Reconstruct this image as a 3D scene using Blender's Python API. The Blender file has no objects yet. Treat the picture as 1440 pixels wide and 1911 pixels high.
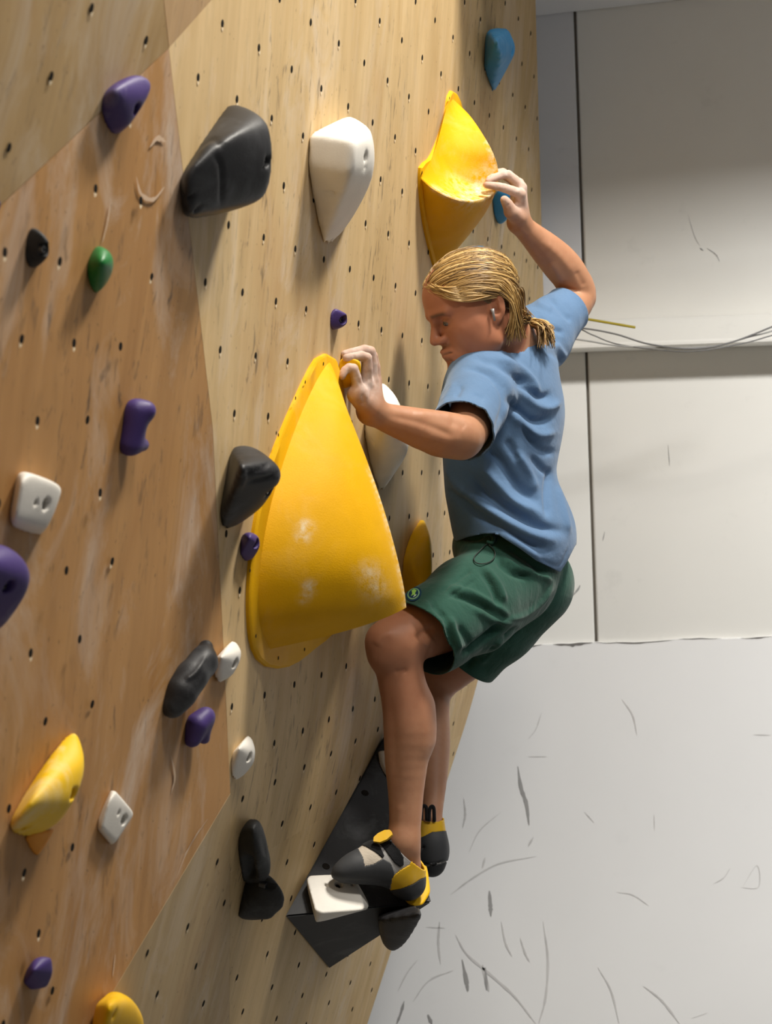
import bpy, bmesh, math, random
import numpy as np
from mathutils import Vector, Matrix
from mathutils.bvhtree import BVHTree

random.seed(7)
RNG = np.random.default_rng(7)
SC = bpy.context.scene
COL = SC.collection
PI = math.pi

# ------------------------------------------------------------------ camera
IW, IH, FPX = 1440.0, 1911.0, 4000.0
CAM = Vector((0, 0, 1.7))
CROT = Matrix.Rotation(math.radians(90 - 0.6), 3, 'X') @ Matrix.Rotation(math.radians(-2.0), 3, 'Z')
cd = bpy.data.cameras.new('camera')
cam = bpy.data.objects.new('camera', cd)
COL.objects.link(cam)
cam.matrix_world = Matrix.Translation(CAM) @ CROT.to_4x4()
cd.sensor_fit = 'VERTICAL'
cd.sensor_height = 36.0
cd.sensor_width = 36.0
cd.lens = FPX / IH * 36.0
cd.clip_end = 60
cd.dof.use_dof = True
cd.dof.focus_distance = 4.45
cd.dof.aperture_fstop = 7.1
SC.camera = cam

# ------------------------------------------------------------------ light
SC.view_settings.view_transform = 'Standard'
SC.view_settings.look = 'None'
SC.view_settings.gamma = 1.0
SC.view_settings.use_curve_mapping = False
SC.view_settings.exposure = 0.0
world = bpy.data.worlds.new('world')
SC.world = world
world.use_nodes = True
wb = world.node_tree.nodes['Background']
wb.inputs[0].default_value = (1.0, 0.97, 0.94, 1)
wb.inputs[1].default_value = 0.11

def area_light(name, loc, target, sx, sy, power, color, spread=180):
    ld = bpy.data.lights.new(name, 'AREA')
    ld.shape = 'RECTANGLE'
    ld.size, ld.size_y = sx, sy
    ld.energy = power
    ld.color = color
    ld.spread = math.radians(spread)
    o = bpy.data.objects.new(name, ld)
    COL.objects.link(o)
    o.location = loc
    d = Vector(target) - Vector(loc)
    o.rotation_euler = d.to_track_quat('-Z', 'Y').to_euler()
    return o

area_light('overhead_light', (1.5, 3.85, 5.15), (0.6, 4.2, 1.2), 0.8, 0.4, 225, (1.0, 0.94, 0.84))
area_light('overhead_light', (0.95, 1.9, 4.75), (0.4, 4.2, 1.4), 0.8, 0.35, 62, (1.0, 0.95, 0.87))
area_light('overhead_light', (3.0, 3.0, 3.98), (2.5, 6.35, 0.6), 0.8, 0.3, 54, (1.0, 0.985, 0.96), 85)  # added unseen fill, narrow spread brightens the back wall alone

# ------------------------------------------------------------------ helpers
def ray(px, py):
    v = Vector(((px - IW / 2) / FPX, (IH / 2 - py) / FPX, -1.0))
    return CROT @ v

def P(px, py, d):
    """world point seen at pixel (px,py) at distance d along the viewing axis"""
    return CAM + ray(px, py) * d

def to_px(pts):
    """(N,3) world points -> (N,3) pixel x, pixel y, depth"""
    q = (np.asarray(pts) - np.array(CAM)) @ np.array(CROT)
    return np.stack([IW / 2 + FPX * q[:, 0] / -q[:, 2], IH / 2 - FPX * q[:, 1] / -q[:, 2], -q[:, 2]], 1)

class Plane:
    def __init__(s, p, n):
        s.p = Vector(p); s.n = Vector(n).normalized()
    def hit(s, px, py, h=0.0):
        r = ray(px, py)
        t = (s.p + s.n * h - CAM).dot(s.n) / r.dot(s.n)
        return CAM + r * t

def mesh_obj(name, verts, faces, mat=None, parent=None, smooth=False):
    me = bpy.data.meshes.new(name)
    me.from_pydata([tuple(v) for v in verts], [], faces)
    me.update()
    o = bpy.data.objects.new(name, me)
    COL.objects.link(o)
    if mat:
        me.materials.append(mat)
    if parent:
        o.parent = parent
    if smooth:
        me.polygons.foreach_set('use_smooth', [True] * len(me.polygons))
    return o

def bm_obj(name, bm, mat=None, parent=None, smooth=False):
    me = bpy.data.meshes.new(name)
    bm.normal_update()
    bm.to_mesh(me); bm.free()
    o = bpy.data.objects.new(name, me)
    COL.objects.link(o)
    if mat:
        me.materials.append(mat)
    if parent:
        o.parent = parent
    if smooth:
        me.polygons.foreach_set('use_smooth', [True] * len(me.polygons))
    return o

def empty(name, loc=(0, 0, 0)):
    o = bpy.data.objects.new(name, None)
    COL.objects.link(o)
    o.location = loc
    return o

def tag(o, label=None, cat=None, group=None, kind=None):
    if label: o['label'] = label
    if cat: o['category'] = cat
    if group: o['group'] = group
    if kind: o['kind'] = kind
    return o

def smooth_angle(o, deg=35):
    me = o.data
    me.polygons.foreach_set('use_smooth', [True] * len(me.polygons))
    try:
        me.set_sharp_from_angle(angle=math.radians(deg))
    except Exception:
        pass

def add_box(bm, c, ax, ay, az):
    """box centred at c with half-vectors ax, ay, az"""
    c, ax, ay, az = map(Vector, (c, ax, ay, az))
    vs = [bm.verts.new(c + sx * ax + sy * ay + sz * az) for sx in (-1, 1) for sy in (-1, 1) for sz in (-1, 1)]
    for f in ((0, 1, 3, 2), (4, 6, 7, 5), (0, 4, 5, 1), (2, 3, 7, 6), (0, 2, 6, 4), (1, 5, 7, 3)):
        bm.faces.new([vs[i] for i in f])
    return vs

def tube(bm, pts, rad, seg=8, cap=True):
    """tube through points; rad a number or list"""
    pts = [Vector(p) for p in pts]
    n = len(pts)
    if not hasattr(rad, '__len__'):
        rad = [rad] * n
    t0 = (pts[1] - pts[0]).normalized()
    u = t0.orthogonal().normalized()
    rings = []
    for i in range(n):
        t = (pts[min(i + 1, n - 1)] - pts[max(i - 1, 0)]).normalized()
        u = (u - t * u.dot(t)).normalized()
        w = t.cross(u)
        rings.append([bm.verts.new(pts[i] + (u * math.cos(2 * PI * k / seg) + w * math.sin(2 * PI * k / seg)) * rad[i]) for k in range(seg)])
    for a, b in zip(rings[:-1], rings[1:]):
        for k in range(seg):
            bm.faces.new([a[k], a[(k + 1) % seg], b[(k + 1) % seg], b[k]])
    if cap:
        bm.faces.new(rings[0][::-1]); bm.faces.new(rings[-1])

def catmull(pts, n=8):
    pts = [Vector(p) for p in pts]
    ext = [pts[0] * 2 - pts[1]] + pts + [pts[-1] * 2 - pts[-2]]
    out = []
    for i in range(len(pts) - 1):
        a, b, c, d = ext[i:i + 4]
        for k in range(n):
            t = k / n
            out.append(0.5 * ((2 * b) + (c - a) * t + (2 * a - 5 * b + 4 * c - d) * t * t + (3 * b - a - 3 * c + d) * t ** 3))
    out.append(pts[-1])
    return out

# ------------------------------------------------------------------ materials
class NT:
    def __init__(s, name):
        s.m = bpy.data.materials.new(name)
        s.m.use_nodes = True
        s.t = s.m.node_tree
        s.b = s.t.nodes['Principled BSDF']
    def n(s, typ, **kw):
        x = s.t.nodes.new(typ)
        for k, v in kw.items():
            setattr(x, k, v)
        return x
    def link(s, a, b):
        s.t.links.new(a, b)
    def coords(s, kind='Object', scale=(1, 1, 1), attr=None):
        if attr:
            c = s.n('ShaderNodeAttribute', attribute_name=attr).outputs['Vector']
        else:
            c = s.n('ShaderNodeTexCoord').outputs[kind]
        mp = s.n('ShaderNodeMapping')
        mp.inputs['Scale'].default_value = scale
        s.link(c, mp.inputs['Vector'])
        return mp.outputs[0]
    def noise(s, vec, scale, detail=4, rough=0.55, dist=0.0):
        x = s.n('ShaderNodeTexNoise')
        x.inputs['Scale'].default_value = scale
        x.inputs['Detail'].default_value = detail
        x.inputs['Roughness'].default_value = rough
        x.inputs['Distortion'].default_value = dist
        s.link(vec, x.inputs['Vector'])
        return x.outputs['Fac']
    def ramp(s, fac, stops):
        x = s.n('ShaderNodeValToRGB')
        el = x.color_ramp.elements
        while len(el) < len(stops):
            el.new(0.5)
        for e, (p, c) in zip(el, stops):
            e.position = p
            e.color = (*c, 1) if hasattr(c, '__len__') else (c, c, c, 1)
        s.link(fac, x.inputs['Fac'])
        return x.outputs['Color']
    def mix(s, fac, a, b, mode='MIX'):
        x = s.n('ShaderNodeMix', data_type='RGBA', blend_type=mode)
        for sock, v in ((x.inputs[0], fac), (x.inputs[6], a), (x.inputs[7], b)):
            if hasattr(v, 'links'):
                s.link(v, sock)
            elif hasattr(v, '__len__'):
                sock.default_value = (*v, 1) if len(v) == 3 else v
            else:
                sock.default_value = v
        return x.outputs[2]
    def math(s, op, a, b=0.0, clamp=False):
        x = s.n('ShaderNodeMath', operation=op, use_clamp=clamp)
        for sock, v in ((x.inputs[0], a), (x.inputs[1], b)):
            if hasattr(v, 'links'):
                s.link(v, sock)
            else:
                sock.default_value = v
        return x.outputs[0]
    def bump(s, h, strength=0.3, dist=0.002):
        x = s.n('ShaderNodeBump')
        x.inputs['Strength'].default_value = strength
        x.inputs['Distance'].default_value = dist
        s.link(h, x.inputs['Height'])
        s.link(x.outputs[0], s.b.inputs['Normal'])
    def col(s, c):
        if hasattr(c, 'links'):
            s.link(c, s.b.inputs['Base Color'])
        else:
            s.b.inputs['Base Color'].default_value = (*c, 1)
        return s
    def rough(s, r, spec=0.5):
        if hasattr(r, 'links'):
            s.link(r, s.b.inputs['Roughness'])
        else:
            s.b.inputs['Roughness'].default_value = r
        s.b.inputs['Specular IOR Level'].default_value = spec
        return s

def srgb(r, g, b):
    f = lambda c: (c / 255 / 12.92) if c / 255 <= 0.04045 else ((c / 255 + 0.055) / 1.055) ** 2.4
    return (f(r), f(g), f(b))

def mat_plain(name, c, rough=0.6, spec=0.4, var=0.12, scale=30, bump=0.0):
    t = NT(name)
    v = t.coords()
    n = t.noise(v, scale, 4)
    t.col(t.mix(n, tuple(x * (1 - var) for x in c), tuple(min(1, x * (1 + var)) for x in c)))
    t.rough(rough, spec)
    if bump:
        t.bump(t.noise(v, scale * 8, 3), bump, 0.002)
    return t.m

def mat_plywood(name, light, dark, seed):
    t = NT(name)
    at = t.n('ShaderNodeAttribute', attribute_name='wuv').outputs['Vector']
    def vec(sx, sy, off):
        mp = t.n('ShaderNodeMapping')
        mp.inputs['Scale'].default_value = (sx, sy, 1)
        mp.inputs['Location'].default_value = (off + seed, off * 1.7 - seed, seed)
        t.link(at, mp.inputs['Vector'])
        return mp.outputs[0]
    grain = t.noise(vec(26, 1.6, 3), 1.0, 6, 0.6, 1.2)
    fig = t.noise(vec(5.0, 0.9, 9), 1.0, 5, 0.55, 2.5)
    blotch = t.noise(vec(2.2, 2.2, 5), 1.0, 4, 0.6)
    c = t.mix(t.ramp(fig, [(0.3, 0.0), (0.72, 1.0)]), dark, light)
    c = t.mix(t.math('MULTIPLY', t.ramp(grain, [(0.42, 0.0), (0.75, 1.0)]), 0.30), c, tuple(x * 0.62 for x in dark))
    # warm amber patches
    c = t.mix(t.math('MULTIPLY', t.ramp(blotch, [(0.55, 0.0), (0.75, 1.0)]), 0.35), c, (0.42, 0.20, 0.06))
    # chalk dust
    ch = t.noise(vec(6.0, 3.0, 21), 1.0, 7, 0.68, 0.8)
    ch2 = t.noise(vec(1.3, 1.0, 31), 1.0, 3, 0.5)
    cm = t.math('MULTIPLY', t.ramp(ch, [(0.50, 0.0), (0.78, 1.0)]), t.ramp(ch2, [(0.42, 0.0), (0.62, 1.0)]))
    c = t.mix(t.math('MULTIPLY', cm, 0.60), c, (0.70, 0.64, 0.58))
    # rubber scuffs
    sc_ = t.noise(vec(55, 16, 41), 1.0, 3, 0.6, 0.5)
    sc2 = t.noise(vec(1.6, 1.2, 51), 1.0, 3, 0.6)
    sm = t.math('MULTIPLY', t.ramp(sc_, [(0.58, 0.0), (0.72, 1.0)]), t.ramp(sc2, [(0.44, 0.0), (0.62, 1.0)]))
    c = t.mix(t.math('MULTIPLY', sm, 0.72), c, (0.045, 0.038, 0.032))
    sp = t.noise(vec(120, 70, 61), 1.0, 2, 0.5)
    c = t.mix(t.math('MULTIPLY', t.ramp(sp, [(0.70, 0.0), (0.76, 1.0)]), 0.5), c, (0.10, 0.06, 0.03))
    t.col(c)
    t.rough(0.62, 0.25)
    t.bump(t.noise(vec(60, 6, 71), 1.0, 4), 0.12, 0.001)
    return t.m

def mat_hold(name, c, rough=0.55, chalk=0.25, spec=0.35, chalk_col=(0.78, 0.77, 0.75), seed=0.0, grain=0.35, spots=False):
    """polyurethane climbing hold: slightly sandy, chalk rubbed in"""
    t = NT(name)
    tc = t.n('ShaderNodeTexCoord').outputs['Object']
    mp = t.n('ShaderNodeMapping'); mp.inputs['Location'].default_value = (seed, seed * 0.7, -seed)
    t.link(tc, mp.inputs['Vector']); v = mp.outputs[0]
    n1 = t.noise(v, 14, 5, 0.6)
    col = t.mix(n1, tuple(x * 0.86 for x in c), tuple(min(1, x * 1.10) for x in c))
    ch = t.math('MULTIPLY', t.ramp(t.noise(v, 11, 7, 0.68, 0.6), [(0.50, 0.0), (0.74, 1.0)]),
                t.ramp(t.noise(v, 3.5, 3), [(0.40, 0.15), (0.62, 1.0)]))
    cf = t.math('MULTIPLY', ch, chalk)
    if spots:
        sp = t.n('ShaderNodeAttribute', attribute_name='chalkmap').outputs['Fac']
        br = t.ramp(t.noise(v, 60, 6, 0.7), [(0.38, 0.0), (0.62, 1.0)])
        cf = t.math('MAXIMUM', cf, t.math('MULTIPLY', sp, br))
    t.col(t.mix(cf, col, chalk_col))
    t.rough(t.math('ADD', t.math('MULTIPLY', cf, 0.5), rough, True), spec)
    t.bump(t.noise(v, 420, 2), grain, 0.0008)
    return t.m

M = {}
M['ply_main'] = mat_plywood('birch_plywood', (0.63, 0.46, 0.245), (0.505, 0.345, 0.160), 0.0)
M['ply_left'] = mat_plywood('shaded_brown_plywood', (0.48, 0.262, 0.098), (0.37, 0.185, 0.062), 13.0)  # browner sheet, its colour darkened further to stand in for facet shade
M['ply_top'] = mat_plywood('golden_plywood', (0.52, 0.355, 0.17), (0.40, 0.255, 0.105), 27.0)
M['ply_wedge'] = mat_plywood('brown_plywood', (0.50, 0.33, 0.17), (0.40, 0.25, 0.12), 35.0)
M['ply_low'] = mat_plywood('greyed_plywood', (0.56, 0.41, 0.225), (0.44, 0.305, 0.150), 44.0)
M['hole'] = mat_plain('bolt_hole_dark', (0.012, 0.010, 0.008), 0.9, 0.1)
M['splinter'] = mat_plain('splintered_wood', (0.72, 0.60, 0.42), 0.8, 0.1)
M['edge'] = mat_plain('plywood_edge', (0.34, 0.24, 0.14), 0.8, 0.2)
M['purple'] = mat_hold('purple_resin', (0.062, 0.036, 0.165), 0.5, 0.25, seed=1.0)
M['black'] = mat_hold('black_resin', (0.018, 0.018, 0.020), 0.48, 0.55, seed=2.0, chalk_col=(0.30, 0.31, 0.33))
M['blackmat'] = mat_hold('black_textured_resin', (0.016, 0.017, 0.018), 0.6, 0.30, seed=3.0, chalk_col=(0.33, 0.34, 0.36), grain=0.6)
M['volume_black'] = mat_hold('black_sanded_volume', (0.030, 0.031, 0.034), 0.65, 0.36, seed=8.0, chalk_col=(0.26, 0.27, 0.28), grain=0.8)
M['white'] = mat_hold('white_resin', (0.78, 0.745, 0.68), 0.45, 0.2, seed=4.0, chalk_col=(0.85, 0.84, 0.82))
M['yellow'] = mat_hold('yellow_resin', (0.80, 0.46, 0.006), 0.50, 0.10, spec=0.2, seed=5.0, chalk_col=(0.85, 0.80, 0.66))
M['yellow_chalk'] = mat_hold('yellow_chalky_resin', (0.86, 0.53, 0.012), 0.5, 0.75, seed=9.0, chalk_col=(0.88, 0.82, 0.64))
M['yellow_vol'] = mat_hold('yellow_fibreglass', (0.74, 0.385, 0.002), 0.60, 0.10, spots=True, spec=0.15, seed=6.2, chalk_col=(0.86, 0.78, 0.58), grain=0.5)
M['orange'] = mat_hold('orange_resin', (0.80, 0.30, 0.01), 0.5, 0.1, seed=6.0)
M['blue'] = mat_hold('blue_resin', (0.030, 0.235, 0.50), 0.5, 0.2, seed=7.0)
M['green'] = mat_hold('green_resin', (0.014, 0.17, 0.035), 0.4, 0.12, seed=8.0)
M['steel'] = mat_plain('dark_steel', (0.05, 0.05, 0.052), 0.35, 0.6)

# ------------------------------------------------------------------ signed-distance modelling
def np_(v):
    return np.array(v, dtype=np.float64)

def smin(a, b, k):
    if k <= 0:
        return np.minimum(a, b)
    h = np.maximum(k - np.abs(a - b), 0.0) / k
    return np.minimum(a, b) - h * h * k * 0.25

def smax(a, b, k):
    return -smin(-a, -b, k)

def d_cone(p, a, b, ra, rb):
    """tapered capsule"""
    a, b = np_(a), np_(b)
    ba = b - a
    t = np.clip(((p - a) @ ba) / (ba @ ba + 1e-12), 0, 1)
    q = p - a - t[:, None] * ba
    return np.sqrt((q * q).sum(1)) - (ra + (rb - ra) * t)

def d_ell(p, c, R, r):
    """ellipsoid; R rows are local axes"""
    q = (p - np_(c)) @ np.array(R).T
    r = np_(r)
    k0 = np.sqrt(((q / r) ** 2).sum(1)) + 1e-9
    k1 = np.sqrt(((q / (r * r)) ** 2).sum(1)) + 1e-9
    return k0 * (k0 - 1.0) / k1

def surface_nets(f, lo, hi, h, brick=16, cull=1.0):
    """mesh the zero set of f(points)->distance inside the box, evaluating only bricks near the surface"""
    lo, hi = np_(lo), np_(hi)
    nb = np.ceil((hi - lo) / (h * brick)).astype(int)
    bi = np.stack(np.meshgrid(*[np.arange(x) for x in nb], indexing='ij'), -1).reshape(-1, 3)
    cen = lo + (bi + 0.5) * h * brick
    dc = f(cen)
    act = bi[np.abs(dc) < brick * h * 0.5 * 1.7321 * 1.35 * cull + 2 * h]
    ar = np.arange(-1, brick + 1)
    loc = np.stack(np.meshgrid(ar, ar, ar, indexing='ij'), -1).reshape(-1, 3)
    m = brick + 2
    V, K, Q = [], [], []
    NK = (nb * brick + 4).astype(np.int64)
    def key(c):
        c = c + 2
        return (c[:, 0] * NK[1] + c[:, 1]) * NK[2] + c[:, 2]
    cor = np.array([[i, j, k] for i in (0, 1) for j in (0, 1) for k in (0, 1)])
    edges = [(a, b) for a in range(8) for b in range(a + 1, 8) if np.abs(cor[a] - cor[b]).sum() == 1]
    for b in act:
        base = b * brick
        d = f(lo + (loc + base) * h).reshape(m, m, m)
        if d.min() > 0 or d.max() < 0:
            continue
        s = d < 0
        cs = sum(s[i:i + m - 1, j:j + m - 1, k:k + m - 1].astype(np.int8) for i, j, k in cor)
        cc = np.argwhere((cs > 0) & (cs < 8))
        if not len(cc):
            continue
        dv = np.stack([d[cc[:, 0] + i, cc[:, 1] + j, cc[:, 2] + k] for i, j, k in cor], 1)
        acc = np.zeros((len(cc), 3)); cnt = np.zeros(len(cc))
        for a, e in edges:
            x = (dv[:, a] < 0) != (dv[:, e] < 0)
            t = dv[:, a] / np.where(x, dv[:, a] - dv[:, e], 1.0)
            pos = cor[a] + t[:, None] * (cor[e] - cor[a])
            acc += np.where(x[:, None], pos, 0); cnt += x
        gc = cc + base - 1
        V.append(lo + (gc + acc / cnt[:, None]) * h)
        K.append(key(gc))
        for ax in range(3):
            i0 = [slice(1, m - 1)] * 3
            i1 = list(i0); i1[ax] = slice(2, m)
            A, B = s[tuple(i0)], s[tuple(i1)]
            e = np.argwhere(A != B)
            if not len(e):
                continue
            fl = A[tuple(e.T)]
            g = e + base
            o1 = np.zeros(3, int); o1[(ax + 1) % 3] = 1
            o2 = np.zeros(3, int); o2[(ax + 2) % 3] = 1
            q = np.stack([key(g), key(g - o1), key(g - o1 - o2), key(g - o2)], 1)
            q[~fl] = q[~fl][:, ::-1]
            Q.append(q)
    V = np.concatenate(V); K = np.concatenate(K); Q = np.concatenate(Q)
    uk, idx = np.unique(K, return_index=True)
    V = V[idx]
    pos = np.searchsorted(uk, Q)
    pos = np.clip(pos, 0, len(uk) - 1)
    ok = (uk[pos] == Q).all(1)
    return V, pos[ok]

def vnormals(V, F):
    a = V[F[:, 2]] - V[F[:, 0]]; b = V[F[:, 3]] - V[F[:, 1]]
    n = np.cross(a, b)
    fi = F.ravel(); nr = np.repeat(n, F.shape[1], axis=0)
    N = np.stack([np.bincount(fi, nr[:, c], len(V)) for c in range(3)], 1)
    return N / (np.linalg.norm(N, axis=1, keepdims=True) + 1e-12)

def laplace(V, F, it=1, w=0.5):
    E = np.concatenate([F[:, [0, 1]], F[:, [1, 2]], F[:, [2, 3]], F[:, [3, 0]]])
    a, b = np.r_[E[:, 0], E[:, 1]], np.r_[E[:, 1], E[:, 0]]
    C = np.bincount(a, minlength=len(V))
    for _ in range(it):
        S = np.stack([np.bincount(a, V[b, c], len(V)) for c in range(3)], 1)
        V = V + w * (S / np.maximum(C, 1)[:, None] - V)
    return V

def quads_obj(name, V, F, mat=None, parent=None, smooth=True, origin=None):
    """mesh object from numpy quads (fast path); vertices are made local to origin"""
    used = np.unique(F)
    rem = np.full(len(V), -1); rem[used] = np.arange(len(used))
    V = V[used]; F = rem[F]
    if origin is not None:
        V = V - np_(origin)
    me = bpy.data.meshes.new(name)
    me.vertices.add(len(V)); me.vertices.foreach_set('co', V.astype(np.float32).ravel())
    me.loops.add(F.size); me.loops.foreach_set('vertex_index', F.astype(np.int32).ravel())
    me.polygons.add(len(F))
    me.polygons.foreach_set('loop_start', (np.arange(len(F)) * F.shape[1]).astype(np.int32))
    try:
        me.polygons.foreach_set('loop_total', np.full(len(F), F.shape[1], np.int32))
    except Exception:
        pass
    me.polygons.foreach_set('use_smooth', np.full(len(F), smooth, bool))
    me.update(calc_edges=True)
    me.validate()
    o = bpy.data.objects.new(name, me)
    COL.objects.link(o)
    if origin is not None:
        o.location = Vector(origin)
    if mat:
        me.materials.append(mat)
    if parent:
        o.parent = parent
    return o, used

def point_attr(o, name, arr):
    a = o.data.attributes.new(name, 'FLOAT_COLOR' if arr.ndim == 2 else 'FLOAT', 'POINT')
    if arr.ndim == 2:
        c = np.ones((len(arr), 4), np.float32); c[:, :arr.shape[1]] = arr
        a.data.foreach_set('color', c.ravel())
    else:
        a.data.foreach_set('value', arr.astype(np.float32))

# ------------------------------------------------------------------ the climbing wall
DV = ray(1680, 880); DV.z = 0; DV.normalize()          # the way the wall runs away from us
NH = Vector((DV.y, -DV.x, 0))                          # into the room

def lean_plane(p, deg):
    a = math.radians(deg)
    return Plane(p, NH * math.cos(a) - Vector((0, 0, 1)) * math.sin(a))

PR = lean_plane(P(640, 880, 4.23), 6.5)
V2 = PR.hit(430, 1480)
PB = lean_plane(V2, 17.0)
V1 = PR.hit(315, 90)
VM = PR.hit(397, 800)
# left facet: holds the seam V1-V2, leans a little further over
e = (V2 - V1).normalized()
best = None
for k in range(-200, 201):
    az = math.atan2(NH.y, NH.x) + math.radians(k * 0.1)
    a = math.radians(9.1)
    n = Vector((math.cos(a) * math.cos(az), math.cos(a) * math.sin(az), -math.sin(a)))
    if best is None or abs(n.dot(e)) < best[0]:
        best = (abs(n.dot(e)), n)
PL = Plane(V1, best[1])
WALLC = P(640, 880, 4.23)
V3 = PL.hit(-10, 395)
V3x = PL.hit(-420, 779)
EF = PR.hit(900, 1254)                                 # fold between main and lower facet, far end
foldd = (EF - V2)
print('fold z', V2.z, EF.z)
EF = V2 + DV * foldd.length
wall_root = empty('wall_left', WALLC)
tag(wall_root, kind='structure')
VE = PR.hit(750, -400)                                 # upper diagonal seam goes on above the frame
VT = PR.hit(262, -400, 0.05)
PT = Plane(V1, (V3 - V1).cross(VT - V1)); 
if PT.n.dot(NH) < 0: PT.n = -PT.n
PW = Plane(V1, (VE - V1).cross(VT - V1))
if PW.n.dot(NH) < 0: PW.n = -PW.n
# lower facet: left side runs along the fold with PL
lowL = V2 + (P(210, 1830, 3.0) - V2)
def line_planes(A, B):
    d = A.n.cross(B.n).normalized()
    return d
dLB = line_planes(PL, PB)
if dLB.z > 0: dLB = -dLB
V4 = V2 + dLB * 1.6
PANELS = []
def panel(verts, plane, mat, gap=0.0012):
    """one plywood sheet, 18 mm thick, edges pulled in a hair so the joint shows"""
    c = sum(verts, Vector()) / len(verts)
    vs = [v + (c - v).normalized() * gap for v in verts]
    n = plane.n
    bm = bmesh.new()
    f = [bm.verts.new(v) for v in vs]
    b = [bm.verts.new(v - n * 0.018) for v in vs]
    fr = bm.faces.new(f); bm.faces.new(b[::-1])
    fr.normal_update()
    if fr.normal.dot(n) < 0:
        fr.normal_flip()
    for i in range(len(f)):
        j = (i + 1) % len(f)
        bm.faces.new([f[i], f[j], b[j], b[i]])
    bmesh.ops.recalc_face_normals(bm, faces=bm.faces)
    bmesh.ops.triangulate(bm, faces=[x for x in bm.faces if len(x.verts) > 4])
    bmesh.ops.translate(bm, verts=bm.verts, vec=-WALLC)
    o = bm_obj('plywood_panel', bm, mat, wall_root)
    ax = DV; up = n.cross(ax); up = up if up.z > 0 else -up
    at = o.data.attributes.new('wuv', 'FLOAT_VECTOR', 'POINT')
    for i, v in enumerate(o.data.vertices):
        w = v.co + WALLC
        at.data[i].vector = (w.dot(ax), w.dot(up), w.dot(n))
    PANELS.append((o, plane, vs))
    return o

ER = PR.hit(1014, 560); ERt = PR.hit(988, -400)
BEND = 0.17
upR = PR.n.cross(DV); upR = upR if upR.z > 0 else -upR
upB = PB.n.cross(DV); upB = upB if upB.z > 0 else -upB
def edge_at(pl, a, b, z):      # where the far edge a-b of the sheet reaches height z
    t = (z - a.z) / (b.z - a.z); return a + (b - a) * t
seamR = (VM - V2).normalized()
V2u = V2 + seamR * (BEND / seamR.dot(upR))
EFu = edge_at(PR, EF, ER, V2u.z)
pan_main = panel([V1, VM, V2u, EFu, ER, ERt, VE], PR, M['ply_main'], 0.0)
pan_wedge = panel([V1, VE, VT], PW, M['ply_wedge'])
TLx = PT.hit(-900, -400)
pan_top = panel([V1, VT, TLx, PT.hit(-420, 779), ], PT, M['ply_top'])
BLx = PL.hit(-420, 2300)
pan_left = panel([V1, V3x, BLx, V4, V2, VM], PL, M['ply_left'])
V5 = PB.hit(428, 1911); V5 = V2 + (V5 - V2) * 2.2
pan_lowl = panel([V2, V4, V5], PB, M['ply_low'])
EB = EF + (PB.hit(685, 1911) - EF) * 1.9
V2d = V2 + (V5 - V2).normalized() * (BEND / abs((V5 - V2).normalized().dot(upB)))
EFd = edge_at(PB, EF, EB, V2d.z)
pan_low = panel([V2d, V5, EB, EFd], PB, M['ply_main'], 0.0)
# the sheet is bent between the two
def bez(a, b, c, t): return a * (1 - t) ** 2 + b * 2 * t * (1 - t) + c * t * t
nb_ = 10
rows = [(bez(V2u, V2, V2d, i / nb_), bez(EFu, EF, EFd, i / nb_)) for i in range(nb_ + 1)]
vs = [p for r in rows for p in r]
vs += [p - PR.n * 0.018 for p in vs]
K_ = 2 * (nb_ + 1)
fs = []
for i in range(nb_):
    fs += [(2 * i, 2 * i + 2, 2 * i + 3, 2 * i + 1), (K_ + 2 * i, K_ + 2 * i + 1, K_ + 2 * i + 3, K_ + 2 * i + 2), (2 * i + 1, 2 * i + 3, K_ + 2 * i + 3, K_ + 2 * i + 1)]
pan_bend = mesh_obj('plywood_panel', [v - WALLC for v in vs], fs, M['ply_main'], wall_root, smooth=False)
at = pan_bend.data.attributes.new('wuv', 'FLOAT_VECTOR', 'POINT')
for i, v in enumerate(vs):
    at.data[i].vector = (v.dot(DV), v.dot(upR), v.dot(PR.n))
PBEND = Plane(V2, PR.n + PB.n)
PANELS.append((pan_bend, PBEND, vs))

def build_bvh():
    vs, fs = [], []
    for o, pl, _ in PANELS:
        k = len(vs)
        vs += [v.co + WALLC for v in o.data.vertices]
        fs += [[k + i for i in p.vertices] for p in o.data.polygons]
    return BVHTree.FromPolygons(vs, fs)
BVH = build_bvh()
def wall_hit(px, py):
    r = ray(px, py).normalized()
    loc, n, _, _ = BVH.ray_cast(CAM, r)
    if loc is None:
        return PR.hit(px, py), PR.n
    best = min((p for _, p, _ in PANELS), key=lambda q: abs((loc - q.p).dot(q.n)))
    return loc, best.n
def wall_plane(px, py):
    loc, n = wall_hit(px, py)
    return Plane(loc, n)

# bolt holes: the drilled grid of each sheet, fitted to the rows that can be seen
def inside(poly, plane, pt, margin=0.012):
    ax = DV; up = plane.n.cross(ax)
    q = [((v - pt).dot(ax), (v - pt).dot(up)) for v in poly]
    c = False
    mind = 9
    for (x0, y0), (x1, y1) in zip(q, q[1:] + q[:1]):
        if (y0 > 0) != (y1 > 0) and 0 < (x1 - x0) * (-y0) / (y1 - y0) + x0:
            c = not c
        ex, ey = x1 - x0, y1 - y0
        t = max(0, min(1, -(x0 * ex + y0 * ey) / (ex * ex + ey * ey + 1e-9)))
        mind = min(mind, math.hypot(x0 + t * ex, y0 + t * ey))
    return c and mind > margin

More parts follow.
